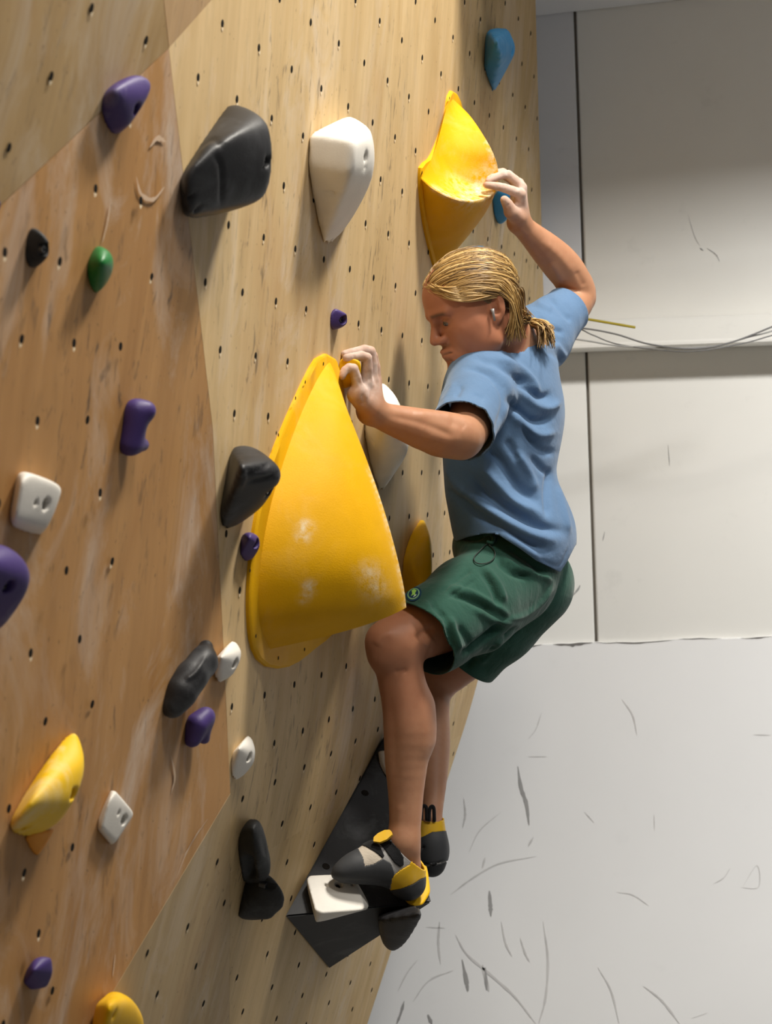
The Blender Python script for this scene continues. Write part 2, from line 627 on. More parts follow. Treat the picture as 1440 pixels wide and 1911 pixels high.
def hole_mesh():
    bm = bmesh.new()
    seg = 10
    R, r = 0.0066, 0.0052
    ring = lambda rad, z: [bm.verts.new((rad * math.cos(2 * PI * k / seg), rad * math.sin(2 * PI * k / seg), z)) for k in range(seg)]
    a, b = ring(R, 0.0001), ring(r, 0.0006)
    for k in range(seg):
        bm.faces.new([a[k], a[(k + 1) % seg], b[(k + 1) % seg], b[k]])
    f = bm.faces.new(b)
    # splintered lower lip
    c = [bm.verts.new((x, y, 0.0008)) for x, y in ((-0.0045, -0.0062), (0.0048, -0.0060), (0.0022, -0.0105), (-0.0012, -0.0120))]
    g = bm.faces.new(c[::-1]); g.material_index = 1
    g.normal_update()
    if g.normal.z < 0: g.normal_flip()
    me = bpy.data.meshes.new('bolt_hole')
    bm.to_mesh(me); bm.free()
    me.materials.append(M['hole']); me.materials.append(M['splinter'])
    me2 = me.copy()
    bm = bmesh.new(); bm.from_mesh(me2)
    bmesh.ops.delete(bm, geom=[x for x in bm.faces if x.material_index == 1], context='FACES')
    bm.to_mesh(me2); bm.free()
    return me, me2
HOLE_A, HOLE_B = hole_mesh()
NHOLES = 0
def drill(pan, plane, poly, obs, snap=False):
    """obs: list of (i, j, px, py)"""
    global NHOLES
    ax = DV; up = plane.n.cross(ax); up = up if up.z > 0 else -up
    A, bx = [], []
    for i, j, x, y in obs:
        w = plane.hit(x, y)
        A.append((1, i, j)); bx.append((w.dot(ax), w.dot(up)))
    sol, *_ = np.linalg.lstsq(np.array(A, float), np.array(bx), rcond=None)
    print('grid', sol.round(3).tolist())
    p0 = plane.p
    for j in range(-30, 40):
        for ii in range(-40, 60):
            i = ii + (0.5 if j % 2 else 0.0)
            s, t = np.array((1, i, j)) @ sol
            w = p0 + ax * (s - p0.dot(ax)) + up * (t - p0.dot(up))
            px = to_px([w])[0]
            if not (-25 < px[0] < 1080 and -25 < px[1] < 1940) or px[2] < 0.5:
                continue
            if math.hypot(px[0] - 817, px[1] - 645) < 14:
                continue
            if not inside(poly, plane, w):
                continue
            if snap:
                q = BVH.find_nearest(w)[0]
                w = q if q is not None else w
            o = bpy.data.objects.new('bolt_hole', HOLE_A if random.random() < 0.6 else HOLE_B)
            COL.objects.link(o)
            o.parent = pan
            R = Matrix((ax, up, plane.n)).transposed()
            if R.determinant() < 0:
                R = Matrix((-ax, up, plane.n)).transposed()
            a = random.uniform(-0.5, 0.5)
            o.matrix_local = Matrix.Translation(w - WALLC + plane.n * 0.0004) @ (R @ Matrix.Rotation(a, 3, 'Z')).to_4x4()
            NHOLES += 1

obs_main = [(0, 0, 577, 38), (1, 0, 628, 79), (2, 0, 675, 116), (3, 0, 718, 147), (4, 0, 757, 178),
            (-.5, 1, 545, 127), (.5, 1, 599, 165), (1.5, 1, 648, 199), (2.5, 1, 694, 228), (3.5, 1, 737, 255), (4.5, 1, 774, 279),
            (0, 2, 566, 256), (3, 2, 713, 336), (4, 2, 753, 357),
            (2.5, 5, 673, 607), (3.5, 5, 717, 616), (4.5, 5, 756, 627), (5.5, 5, 793, 636), (4, 6, 729, 709), (6, 6, 804, 721),
            (5, 8, 751, 882), (6, 8, 787, 881), (4.5, 9, 719, 966), (5.5, 9, 758, 965), (6.5, 9, 793, 962), (7.5, 9, 825, 959)]
drill(pan_main, PR, PANELS[0][2], obs_main)
obs_left = [(0, 0, 108, 631), (1, 0, 220, 651), (2, 0, 313, 666), (-.5, 1, 22, 783), (.5, 1, 146, 792), (2.5, 1, 341, 790),
            (1, 2, 179, 929), (2, 2, 279, 919), (3, 2, 365, 912), (.5, 3, 103, 1074), (1.5, 3, 210, 1060), (2.5, 3, 305, 1039), (3.5, 3, 387, 1027)]
drill(pan_left, PL, PANELS[3][2], obs_left)
drill(pan_top, PT, PANELS[2][2], [(0, 0, 13, 275), (1, 0, 97, 142), (2, 0, 168, 14), (1.5, 1, 272, 75), (1, -1, 40, 20)] if False else
      [(0, 0, 13, 275), (.5, -1, 97, 142), (1.5, -1, 272, 75), (1, -2, 168, 14)])
obs_low = [(0, 0, 508, 1382), (1, 0, 565, 1355), (2, 0, 617, 1330), (-.5, 1, 458, 1492), (.5, 1, 518, 1460), (1.5, 1, 573, 1433), (2.5, 1, 622, 1408), (3.5, 1, 667, 1385),
           (1, 2, 526, 1537), (2, 2, 579, 1506), (3, 2, 628, 1478)]
drill(pan_low, PB, PANELS[5][2], obs_low)
drill(pan_lowl, PB, PANELS[4][2], obs_low)
drill(pan_bend, PB, [V2, V2d, EFd, EF], obs_low, True)
drill(pan_bend, PR, [V2, EF, EFu, V2u], obs_main, True)
print('holes', NHOLES)

# ------------------------------------------------------------------ back wall, beam, floor, soffit
YB = 6.35
BACK = Plane((0, YB, 0), (0, -1, 0))
def mat_paint(name, c, seed, dirt=0.35):
    t = NT(name)
    mp = t.n('ShaderNodeMapping'); mp.inputs['Location'].default_value = (seed, seed, seed)
    t.link(t.n('ShaderNodeTexCoord').outputs['Object'], mp.inputs['Vector'])
    v = mp.outputs[0]
    c1 = t.mix(t.noise(v, 1.6, 4), tuple(x * 0.93 for x in c), tuple(min(1, x * 1.05) for x in c))
    d = t.math('MULTIPLY', t.ramp(t.noise(v, 9, 6, 0.7), [(0.60, 0.0), (0.80, 1.0)]), dirt)
    t.col(t.mix(d, c1, tuple(x * 0.70 for x in c)))
    t.rough(0.55, 0.3)
    t.bump(t.noise(v, 60, 3), 0.05, 0.001)
    return t.m
M['paint'] = mat_paint('white_wall_paint', (0.87, 0.86, 0.815), 0)
M['paint_cool'] = mat_paint('grey_wall_paint', (0.74, 0.745, 0.765), 5)
M['paint_low'] = mat_paint('white_board_paint', (0.87, 0.868, 0.86), 11, 0.12)
M['groove'] = mat_plain('groove_dark', (0.30, 0.27, 0.23), 0.8, 0.2)
M['scuff'] = mat_plain('rubber_scuff', (0.62, 0.61, 0.60), 0.8, 0.1, var=0.35, scale=8)
M['scuff_dark'] = mat_plain('dark_rubber_scuff', (0.36, 0.355, 0.35), 0.8, 0.1, var=0.35, scale=8)
M['crackd'] = mat_plain('torn_edge', (0.20, 0.19, 0.18), 0.9, 0.1)

wall_back = empty('wall_back', (0.5, YB, 0)); tag(wall_back, kind='structure')
def back_box(name, x0, x1, z0, z1, y0, y1, mat, bev=0.0, parent=wall_back):
    bm = bmesh.new()
    add_box(bm, ((x0 + x1) / 2, (y0 + y1) / 2, (z0 + z1) / 2), ((x1 - x0) / 2, 0, 0), (0, (y1 - y0) / 2, 0), (0, 0, (z1 - z0) / 2))
    bmesh.ops.recalc_face_normals(bm, faces=bm.faces)
    if bev:
        bmesh.ops.bevel(bm, geom=bm.edges[:], offset=bev, segments=3, affect='EDGES', profile=0.5)
    o = bm_obj(name, bm, mat, parent)
    if parent:
        o.data.transform(Matrix.Translation(-parent.location))
    smooth_angle(o)
    return o
def bx(px, py):  # point on back wall
    return BACK.hit(px, py)
xs_t = bx(1082, 300).x; xs_b = bx(1107, 950).x
zl = bx(1250, 640).z                      # beam
zc = bx(1190, 1198).z                     # top of the low white board
back_box('backing', -0.9, 3.2, 0, 4.6, YB + 0.020, YB + 0.08, M['groove'])
back_box('wall_sheet', -0.9, xs_t - 0.004, zl, 4.6, YB, YB + 0.02, M['paint_cool'], 0.006)
back_box('wall_sheet', xs_t + 0.004, 3.2, zl, 4.6, YB, YB + 0.02, M['paint'], 0.006)
back_box('wall_sheet', -0.9, xs_t - 0.004, zc - 0.1, zl, YB, YB + 0.02, M['paint'], 0.006)
back_box('wall_sheet', xs_t + 0.004, 3.2, zc - 0.1, zl, YB, YB + 0.02, M['paint'], 0.006)
# low white board, with a torn upper edge
bm = bmesh.new()
N = 150
xs = np.linspace(-0.9, 3.2, N)
rg = np.random.default_rng(3)
jag = np.interp(xs, np.linspace(-0.9, 3.2, 60), rg.normal(0, 0.0025, 60)) + rg.normal(0, 0.0008, N)
yf, yb = YB - 0.012, YB + 0.002
T = [bm.verts.new((x, yf, zc + j)) for x, j in zip(xs, jag)]
B_ = [bm.verts.new((x, yf, 0)) for x in xs]
Tb = [bm.verts.new((x, yb, zc + j + 0.003)) for x, j in zip(xs, jag)]
for i in range(N - 1):
    bm.faces.new([B_[i], B_[i + 1], T[i + 1], T[i]])
    bm.faces.new([T[i], T[i + 1], Tb[i + 1], Tb[i]])
bmesh.ops.translate(bm, verts=bm.verts, vec=-wall_back.location)
low_board = bm_obj('low_board', bm, M['paint_low'], wall_back)
# torn dark lip along the edge
bm = bmesh.new()
for a0, a1, wmax in ((930, 1012, 5), (1030, 1105, 7), (1105, 1260, 3), (1260, 1345, 2), (1380, 1440, 3), (1440, 1560, 3)):
    n = 14
    top, bot = [], []
    for i in range(n + 1):
        x = a0 + (a1 - a0) * i / n
        w = bx(x, 1200)
        j = float(np.interp(w.x, xs, jag))
        th = wmax / 660 * math.sin(PI * i / n) * random.uniform(0.5, 1.0) + 0.0004
        top.append(bm.verts.new((w.x, YB - 0.0135, zc + j + 0.002)))
        bot.append(bm.verts.new((w.x, YB - 0.0135, zc + j + 0.002 - th)))
    for i in range(n):
        bm.faces.new([bot[i], bot[i + 1], top[i + 1], top[i]])
bmesh.ops.translate(bm, verts=bm.verts, vec=-wall_back.location)
bm_obj('torn_edge', bm, M['crackd'], wall_back)

# scuff marks rubbed on the white board
def scuffs(name, lines, mat, parent, plane, lift):
    bm = bmesh.new()
    for pts, w in lines:
        c = catmull([plane.hit(*p) + plane.n * lift for p in pts], 6)
        n = len(c)
        L, R_ = [], []
        for i, q in enumerate(c):
            t = (c[min(i + 1, n - 1)] - c[max(i - 1, 0)]).normalized()
            s = t.cross(plane.n)
            ww = w / 660 * 0.5 * (math.sin(PI * (i + 0.3) / (n - 0.4)) ** 0.7) * random.uniform(0.6, 1.1)
            L.append(bm.verts.new(q + s * ww)); R_.append(bm.verts.new(q - s * ww))
        for i in range(n - 1):
            bm.faces.new([L[i], L[i + 1], R_[i + 1], R_[i]])
    for f in bm.faces:
        f.normal_update()
        if f.normal.dot(plane.n) < 0: f.normal_flip()
    bmesh.ops.translate(bm, verts=bm.verts, vec=-parent.location)
    o = bm_obj(name, bm, mat, parent)
    o['kind'] = 'stuff'
    return o
LOWP = Plane((0, YB - 0.012, 0), (0, -1, 0))
light_l = [([(1160, 1305), (1180, 1335), (1188, 1372)], 3), ([(1010, 1330), (1000, 1360), (985, 1380)], 2), ([(840, 1670), (880, 1640), (930, 1612), (1000, 1598)], 4),
           ([(850, 1745), (870, 1780), (910, 1815), (960, 1860), (1000, 1911)], 6), ([(1013, 1720), (1022, 1790), (1018, 1860), (1005, 1911)], 5),
           ([(970, 1750), (980, 1780), (988, 1795)], 4), ([(820, 1720), (818, 1760), (822, 1800)], 5), ([(795, 1730), (830, 1732)], 2),
           ([(780, 1790), (760, 1815), (742, 1850)], 3), ([(1115, 1805), (1140, 1850), (1155, 1911)], 4), ([(1200, 1840), (1235, 1868), (1268, 1911)], 5),
           ([(1150, 1665), (1180, 1670), (1210, 1690)], 2), ([(865, 1490), (868, 1520), (863, 1545)], 4), ([(875, 1590), (895, 1550), (935, 1515)], 2),
           ([(935, 1720), (943, 1760), (955, 1785)], 4), ([(905, 1600), (900, 1620)], 4), ([(1330, 1650), (1350, 1638), (1362, 1620)], 2), ([(1385, 1655), (1412, 1615), (1415, 1655), (1380, 1656)], 2),
           ([(1405, 1371), (1438, 1372)], 2), ([(985, 1412), (1020, 1412)], 2), ([(1220, 1520), (1221, 1550)], 2), ([(1090, 1515), (1108, 1535)], 2),
           ([(770, 1870), (800, 1830), (845, 1811)], 3), ([(1290, 1900), (1320, 1890)], 1.5), ([(985, 1580), (995, 1562)], 4), ([(900, 1800), (912, 1850)], 8)]
dark_l = [([(966, 1430), (972, 1470), (982, 1500), (987, 1540)], 8), ([(913, 1662), (915, 1690), (916, 1710)], 9), ([(862, 1790), (870, 1830), (873, 1850)], 9),
          ([(754, 1868), (748, 1890), (740, 1911)], 6), ([(798, 1893), (806, 1911)], 8), ([(905, 1805), (908, 1848)], 7)]
scuffs('scuff_marks', light_l, M['scuff'], wall_back, LOWP, 0.0012)
scuffs('scuff_marks', dark_l, M['scuff_dark'], wall_back, LOWP, 0.0016)
UPP = Plane((0, YB, 0), (0, -1, 0))
scuffs('scuff_marks', [([(1305, 463), (1312, 468)], 3), ([(1318, 463), (1335, 475), (1342, 488)], 2), ([(1283, 400), (1295, 440), (1306, 460)], 1),
                       ([(1068, 1112), (1078, 1100), (1082, 1092)], 4), ([(1246, 830), (1249, 870)], 1.5), ([(1128, 992), (1124, 1010)], 2)], M['scuff_dark'], wall_back, UPP, 0.0012)

M['chalk'] = mat_plain('chalk_smear', (0.60, 0.44, 0.31), 0.9, 0.1, var=0.15, scale=40)
chl = scuffs('chalk_smears', [([(253, 330), (262, 362), (285, 372), (306, 348)], 5), ([(278, 275), (292, 258), (308, 264)], 6), ([(205, 378), (199, 415), (190, 452)], 3.5),
                        ([(386, 1528), (352, 1580), (327, 1640)], 3), ([(372, 1545), (340, 1600)], 2), ([(214, 1780), (209, 1822)], 4), ([(318, 1410), (325, 1450), (318, 1480)], 5)], M['chalk'], wall_root, PL, 0.0012)
chl.parent = pan_left
# sloped beam along the back wall with cables
beam = empty('trim_1', (bx(1250, 640).x, YB, zl)); tag(beam, kind='structure')
bm = bmesh.new()
zt = bx(1250, 600).z; zb = bx(1250, 652).z; zm = bx(1250, 641).z
prof = [(YB - 0.001, zt + 0.012), (YB - 0.020, zt + 0.004), (YB - 0.150, zm), (YB - 0.155, zm - 0.006), (YB - 0.155, zb + 0.004), (YB - 0.150, zb), (YB - 0.001, zb)]
A_ = [bm.verts.new((-0.9, y, z)) for y, z in prof]; Bv = [bm.verts.new((3.2, y, z)) for y, z in prof]
for i in range(len(prof)):
    j = (i + 1) % len(prof)
    bm.faces.new([A_[i], A_[j], Bv[j], Bv[i]])
bm.faces.new(A_[::-1]); bm.faces.new(Bv)
bmesh.ops.recalc_face_normals(bm, faces=bm.faces)
bmesh.ops.translate(bm, verts=bm.verts, vec=-beam.location)
bo = bm_obj('beam', bm, M['paint'], beam)
M['cable'] = mat_plain('grey_cable_sheath', (0.22, 0.22, 0.22), 0.5, 0.4)
M['cable_l'] = mat_plain('pale_cable_sheath', (0.42, 0.42, 0.41), 0.5, 0.4)
M['rod'] = mat_plain('yellow_rod', (0.46, 0.36, 0.03), 0.5, 0.4)
def cable(name, pts, r, mat, label, cat, group=None, seg=8):
    w = [P(x, y, d) for x, y, d in pts]
    o0 = sum(w, Vector()) / len(w)
    bm = bmesh.new(); tube(bm, [p - o0 for p in catmull(w, 8)], r, seg)
    o = bm_obj(name, bm, mat, smooth=True); o.location = o0
    return tag(o, label, cat, group)
cable('cable', [(1010, 606, 5.90), (1090, 613, 5.86), (1150, 624, 5.84), (1210, 642, 5.82), (1290, 651, 5.80), (1360, 640, 5.80), (1440, 610, 5.80), (1560, 560, 5.8)], 0.0024, M['cable'],
      'thin grey cable sagging furthest down across the white beam', 'cable')
cable('cable', [(1010, 630, 5.85), (1080, 634, 5.84), (1150, 645, 5.83), (1230, 649, 5.82), (1330, 646, 5.81), (1400, 628, 5.81), (1440, 618, 5.81), (1560, 580, 5.8)], 0.0022, M['cable_l'],
      'pale cable hugging the lower lip of the white beam', 'cable')
cable('cable', [(1010, 612, 5.88), (1075, 613, 5.87), (1105, 625, 5.86), (1160, 644, 5.84), (1280, 656, 5.76), (1380, 642, 5.76), (1440, 626, 5.76), (1560, 592, 5.77)], 0.0018, M['cable'],
      'thinnest grey cable drooping below the lip of the white beam', 'cable')
cable('pole', [(1040, 586, 5.90), (1185, 611, 5.86)], 0.0036, M['rod'],
      'short yellow rod leaning on the white beam behind the raised elbow', 'rod')

# soffit over the back strip
zs = bx(1000, 30).z
bm = bmesh.new()
z1 = zs + 0.02
slope = 0.075
pts = []
for x in (-0.2, 3.2):
    z = zs + (x - bx(1000, 30).x) * slope
    pts.append([(x, YB - 0.004, z), (x, 4.78, z), (x, 4.78, z + 0.25), (x, YB - 0.004, z + 0.25)])
a = [bm.verts.new(p) for p in pts[0]]; b = [bm.verts.new(p) for p in pts[1]]
for i in range(4):
    j = (i + 1) % 4
    bm.faces.new([a[i], a[j], b[j], b[i]])
bm.faces.new(a[::-1]); bm.faces.new(b)
bmesh.ops.recalc_face_normals(bm, faces=bm.faces)
so = bm_obj('ceiling', bm, M['paint_cool']); so['kind'] = 'structure'
# floor
M['floor'] = mat_plain('grey_mat_vinyl', (0.16, 0.165, 0.17), 0.6, 0.3)
bm = bmesh.new(); add_box(bm, (0.8, 3.0, -0.05), (3.0, 0, 0), (0, 3.0, 0), (0, 0, 0.05))
bmesh.ops.recalc_face_normals(bm, faces=bm.faces)
fo = bm_obj('floor', bm, M['floor']); fo['kind'] = 'structure'

# ------------------------------------------------------------------ climbing holds
def seg_dist2d(px, pts):
    """distance of pixel positions to a pixel polyline, and the parameter along it"""
    best = np.full(len(px), 1e9); par = np.zeros(len(px))
    pts = np.array(pts, float)
    n = len(pts) - 1
    for i in range(n):
        a, b = pts[i, :2], pts[i + 1, :2]
        ab = b - a
        t = np.clip(((px - a) @ ab) / (ab @ ab + 1e-9), 0, 1)
        d = np.linalg.norm(px - a - t[:, None] * ab, axis=1)
        m = d < best
        best[m] = d[m]; par[m] = (i + t[m]) / n
    return best, par

def sculpt(V, F, strokes):
    """push the surface that faces the camera along brush strokes given in pixels: (points, width px, metres[, ends])"""
    for st in strokes:
        pts, w, amp = st[:3]
        N = vnormals(V, F)
        px = to_px(V)
        view = np.array(CAM) - V
        view /= np.linalg.norm(view, axis=1, keepdims=True)
        face = np.clip(((N * view).sum(1) + 0.05) / 0.35, 0, 1)
        if len(pts) > 2:
            pts = [tuple(p)[:2] for p in catmull([(x, y, 0) for x, y in pts], 4)]
        lo = np.min(np.array(pts), 0) - 3.2 * w; hi = np.max(np.array(pts), 0) + 3.2 * w
        m = np.where((px[:, 0] > lo[0]) & (px[:, 0] < hi[0]) & (px[:, 1] > lo[1]) & (px[:, 1] < hi[1]) & (face > 0))[0]
        if not len(m):
            continue
        d, par = seg_dist2d(px[m, :2], pts)
        taper = np.clip(np.minimum(par, 1 - par) * 5 + 0.15, 0, 1) if len(st) < 4 else 1.0
        V[m] += N[m] * (amp * np.exp(-(d / w) ** 2) * taper * face[m])[:, None]
    return V

def hull_planes(pts):
    bm = bmesh.new()
    for p in pts:
        bm.verts.new(p)
    bmesh.ops.remove_doubles(bm, verts=bm.verts, dist=1e-4)
    r = bmesh.ops.convex_hull(bm, input=bm.verts)
    c = sum((v.co for v in bm.verts), Vector()) / len(bm.verts)
    out = []
    for f in bm.faces:
        f.normal_update()
        n = f.normal.copy()
        if f.calc_area() < 1e-9: continue
        p = f.calc_center_median()
        if n.dot(p - c) < 0: n = -n
        if not any(n.dot(m) > 0.9995 for m, _ in out):
            out.append((n, n.dot(p)))
    bm.free()
    return out

def socket_bolt(parent, loc, n, r=0.0055):
    bm = bmesh.new()
    seg = 12
    u = n.orthogonal().normalized(); w = n.cross(u)
    ring = lambda rad, z: [bm.verts.new((u * math.cos(2 * PI * k / seg) + w * math.sin(2 * PI * k / seg)) * rad + n * z) for k in range(seg)]
    R = [ring(r, -0.012), ring(r, -0.0006), ring(r * 0.9, 0), ring(r * 0.55, 0), ring(r * 0.5, -0.004)]
    for a, b in zip(R[:-1], R[1:]):
        for k in range(seg):
            bm.faces.new([a[k], a[(k + 1) % seg], b[(k + 1) % seg], b[k]])
    bm.faces.new(R[-1])
    o = bm_obj('bolt', bm, M['steel'], parent)
    o.location = loc - parent.location
    return o

def hold(label, mat, base=(), top=(), k=0.005, chain=None, bolts=(), screws=(), plane=None, at=None, vox=None, strokes=(), name='climbing_hold', bump=0.0, cat='climbing hold', kc=0.02):
    if plane is None:
        c = at or np.mean(np.array([b[:2] for b in (base or [x[:2] for x in chain])]), 0)
        plane = wall_plane(*c)
    n = plane.n
    pts = [plane.hit(x, y) for x, y in base] + [plane.hit(x, y, h) for x, y, h in top]
    nn, off = np_(n), n.dot(plane.p)
    holes = []
    if chain:
        cp = [(np_(plane.hit(x, y, h)), r) for x, y, h, r in chain]
        allp = [q for q, r in cp]; pad = max(r for q, r in cp) + 0.01
    else:
        pl = hull_planes(pts)
        side = [(np_(m), o) for m, o in pl if m.dot(n) > -0.97]
        allp = [np_(p) for p in pts]; pad = 0.008
    ctr = np.mean(allp, 0)
    rg = np.random.default_rng(int(abs(ctr[0] * 1000 + ctr[2] * 777)) % 9999)
    fr = rg.normal(0, 1, (4, 3)); ph = rg.uniform(0, 6, 4)
    def f(p):
        if chain:
            d = None
            for (a, ra), (b, rb) in zip(cp[:-1], cp[1:]):
                x = d_cone(p, a, b, ra, rb)
                d = x if d is None else smin(d, x, kc)
        else:
            D = np.stack([p @ m - o for m, o in side], 1)
            mx = D.max(1)
            kk = k * 0.6
            d = mx + kk * np.log(np.exp((D - mx[:, None]) / kk).sum(1)) - kk * 0.9
        if bump:
            q = p - ctr
            d = d + bump * sum(np.sin(q @ (fr[i] * 55) + ph[i]) for i in range(4)) * 0.4
        d = np.maximum(d, -(p @ nn - off) )
        for c0, r in holes:
            q = p - c0
            ax = q @ nn
            d = np.maximum(d, -np.maximum(np.sqrt(np.maximum((q * q).sum(1) - ax * ax, 0)) - r, -(ax + 0.012)))
        return d
    A = np.array(allp)
    lo, hi = A.min(0) - pad, A.max(0) + pad
    v = vox or max(0.0016, float((hi - lo).max()) / 56)
    V, F = surface_nets(f, lo, hi, v)
    # bolt holes are bored where they are seen on the surface
    if bolts or screws:
        tree = BVHTree.FromPolygons([tuple(x) for x in V], [tuple(int(i) for i in q) for q in F])
        spots = []
        for lst, r, is_b in ((bolts, 0.0085, True), (screws, 0.0038, False)):
            for x, y in lst:
                loc, _, _, _ = tree.ray_cast(CAM, ray(x, y).normalized())
                if loc is not None:
                    holes.append((np_(loc), r)); spots.append((loc, is_b))
        V, F = surface_nets(f, lo, hi, v)
    V = laplace(V, F, 1, 0.4)
    if strokes:
        V = sculpt(V, F, strokes)
    org = Vector(ctr) - n * ((Vector(ctr) - plane.p).dot(n))
    o, _ = quads_obj(name, V, F, mat, None, True, org)
    o['label'] = label; o['category'] = cat
    if bolts or screws:
        for loc, is_b in spots:
            if is_b:
                socket_bolt(o, loc - n * 0.0075, n)
    return o

hold('purple rounded hold beside the upper diagonal seam, highest of the purple holds', M['purple'],
     [(190, 182), (191, 220), (205, 246), (224, 249), (242, 215), (255, 170), (240, 146), (205, 160)],
     [(250, 138, .020), (278, 143, .032), (285, 155, .036), (282, 176, .040), (238, 238, .025), (215, 165, .03)], 0.006, bolts=[(257, 203)])
hold('large black angular hold high on the left, beside the big white hold', M['black'],
     [(337, 328), (336, 350), (342, 406), (352, 410), (400, 240), (424, 196), (440, 200), (445, 330), (420, 395)],
     [(432, 192, .010), (478, 208, .060), (503, 232, .085), (509, 285, .095), (508, 335, .095), (493, 372, .080), (440, 394, .035),
      (365, 300, .030), (440, 250, .065), (345, 330, .020), (352, 408, .014)], 0.007, bolts=[(502, 302)], screws=[(361, 368), (372, 388)],
     strokes=[([(362, 288), (396, 259), (416, 276)], 3, -0.003), ([(400, 288), (412, 310), (414, 350), (412, 385)], 3.5, -0.0035), ([(368, 287), (398, 268)], 5, 0.003)])
hold('large smooth white teardrop hold between the black hold and the upper yellow volume', M['white'],
     [(576, 252), (574, 310), (583, 370), (602, 455), (609, 462), (645, 425), (668, 330), (655, 225)],
     [(650, 216, .025), (692, 238, .083), (702, 275, .098), (702, 305, .098), (697, 335, .088), (668, 392, .055), (632, 440, .015),
      (665, 262, .090), (656, 325, .086), (648, 395, .045)], 0.007, bolts=[(684, 293)], screws=[(599, 357), (683, 311), (641, 246)])
hold('faceted blue hold at the top of the wall near the ceiling', M['blue'],
     [(905, 68), (903, 130), (917, 170), (922, 172), (940, 120), (930, 60)],
     [(910, 56, .012), (925, 52, .025), (948, 54, .050), (962, 85, .070), (960, 102, .068), (936, 146, .032), (925, 75, .062), (935, 108, .065)], 0.002, bolts=[(957, 95)])
hold('blue hold partly hidden behind the raised chalky hand', M['blue'],
     [(919, 372), (920, 398), (930, 416), (945, 360)], [(930, 355, .02), (950, 362, .045), (954, 385, .05), (945, 414, .03), (934, 420, .012)], 0.006)
hold('blue hold peeking out just above the blond hair', M['blue'],
     [(861, 478), (866, 520), (885, 530), (900, 470)], [(868, 463, .012), (885, 458, .03), (905, 459, .045), (916, 470, .055), (915, 490, .055), (900, 520, .035)], 0.006)
hold('small black knob at the left edge next to the green hold', M['blackmat'],
     [(50, 440), (46, 465), (47, 485), (54, 498), (70, 498), (80, 450), (72, 428), (60, 425)],
     [(62, 424, .008), (84, 438, .028), (97, 457, .036), (97, 473, .036), (82, 490, .022)], 0.005, bolts=[(92, 466)])
hold('green leaf shaped hold, the only green one', M['green'],
     [(166, 480), (163, 510), (169, 537), (178, 550), (198, 515), (198, 470), (182, 457)],
     [(186, 456, .008), (206, 466, .022), (214, 482, .030), (214, 503, .030), (206, 524, .022), (186, 548, .008), (190, 490, .034)], 0.006)
hold('tiny purple nub below the big white hold', M['purple'],
     [(616, 588), (615, 606), (620, 616), (632, 608), (634, 584), (624, 577)],
     [(626, 577, .008), (640, 586, .018), (648, 588, .027), (649, 604, .027), (636, 613, .014), (625, 617, .006)], 0.004, bolts=[(644, 597)])
hold('wavy purple hold in the middle of the brown panel', M['purple'], chain=[(266, 830, .018, .0095), (243, 828, .010, .013), (250, 795, .012, .013), (255, 768, .013, .014), (275, 766, .026, .012)],
     base=(), bolts=[], at=(255, 795), vox=0.0018)
hold('white four-sided slab hold at the left edge of the brown panel', M['white'],
     [(33, 884), (18, 962), (24, 984), (40, 992), (78, 997), (100, 920), (60, 885)],
     [(42, 879, .008), (60, 884, .022), (112, 904, .032), (117, 912, .032), (113, 932, .032), (88, 985, .022), (78, 996, .010), (40, 900, .022), (28, 970, .018)], 0.0035,
     bolts=[(87, 941)], screws=[(68, 938)])
hold('black sloping hold with sharp creases overlapping the left rim of the big yellow volume', M['black'],
     [(434, 836), (418, 910), (411, 965), (415, 989), (424, 988), (460, 955), (478, 850)],
     [(446, 831, .010), (470, 834, .035), (502, 850, .070), (520, 868, .090), (527, 888, .097), (521, 905, .092), (488, 946, .050), (440, 984, .012), (450, 870, .060), (430, 960, .015)], 0.005,
     bolts=[(508, 917)], strokes=[([(456, 885), (485, 876), (503, 864)], 2.5, -0.004), ([(462, 900), (495, 893), (522, 882)], 2.5, -0.004), ([(438, 848), (450, 868), (456, 884)], 4, 0.003), ([(445, 882), (455, 890), (446, 915)], 4, 0.003)], bump=0.0012)
hold('small purple hold tucked against the left rim of the big yellow volume', M['purple'],
     [(450, 1002), (448, 1036), (458, 1047), (474, 1030), (470, 1000)],
     [(455, 995, .006), (468, 993, .018), (484, 1003, .028), (485, 1020, .029), (470, 1044, .014), (465, 1005, .022)], 0.003, bolts=[(482, 1014)])
hold('big purple hold cut off by the left edge of the picture', M['purple'],
     [(-65, 1060), (-70, 1130), (-40, 1178), (-5, 1175), (20, 1060), (-20, 1014)],
     [(0, 1011, .012), (30, 1025, .030), (55, 1052, .045), (63, 1080, .050), (55, 1112, .046), (10, 1172, .014), (-30, 1050, .035)], 0.008, bolts=[(19, 1094)])
hold('banana shaped glossy black hold smeared with chalk', M['black'], chain=[(322, 1318, .010, .019), (338, 1292, .016, .022), (358, 1262, .021, .021), (378, 1236, .022, .020), (384, 1208, .014, .013)], at=(350, 1265), vox=0.002, bump=0.0015,
     strokes=[([(345, 1270), (365, 1255), (385, 1225)], 5, 0.003)])
hold('small white triangular hold next to the banana shaped black hold', M['white'],
     [(403, 1228), (401, 1262), (407, 1275), (422, 1268), (440, 1215)],
     [(432, 1196, .006), (440, 1198, .012), (450, 1215, .025), (448, 1235, .026), (436, 1258, .018), (412, 1272, .006), (413, 1226, .020)], 0.0025, bolts=[(440, 1238)])
hold('knobbly purple hold below the banana shaped black hold', M['purple'], chain=[(360, 1378, .010, .014), (366, 1352, .013, .013), (382, 1338, .018, .011), (380, 1378, .016, .010)], at=(368, 1358), vox=0.0018, bump=0.0015)
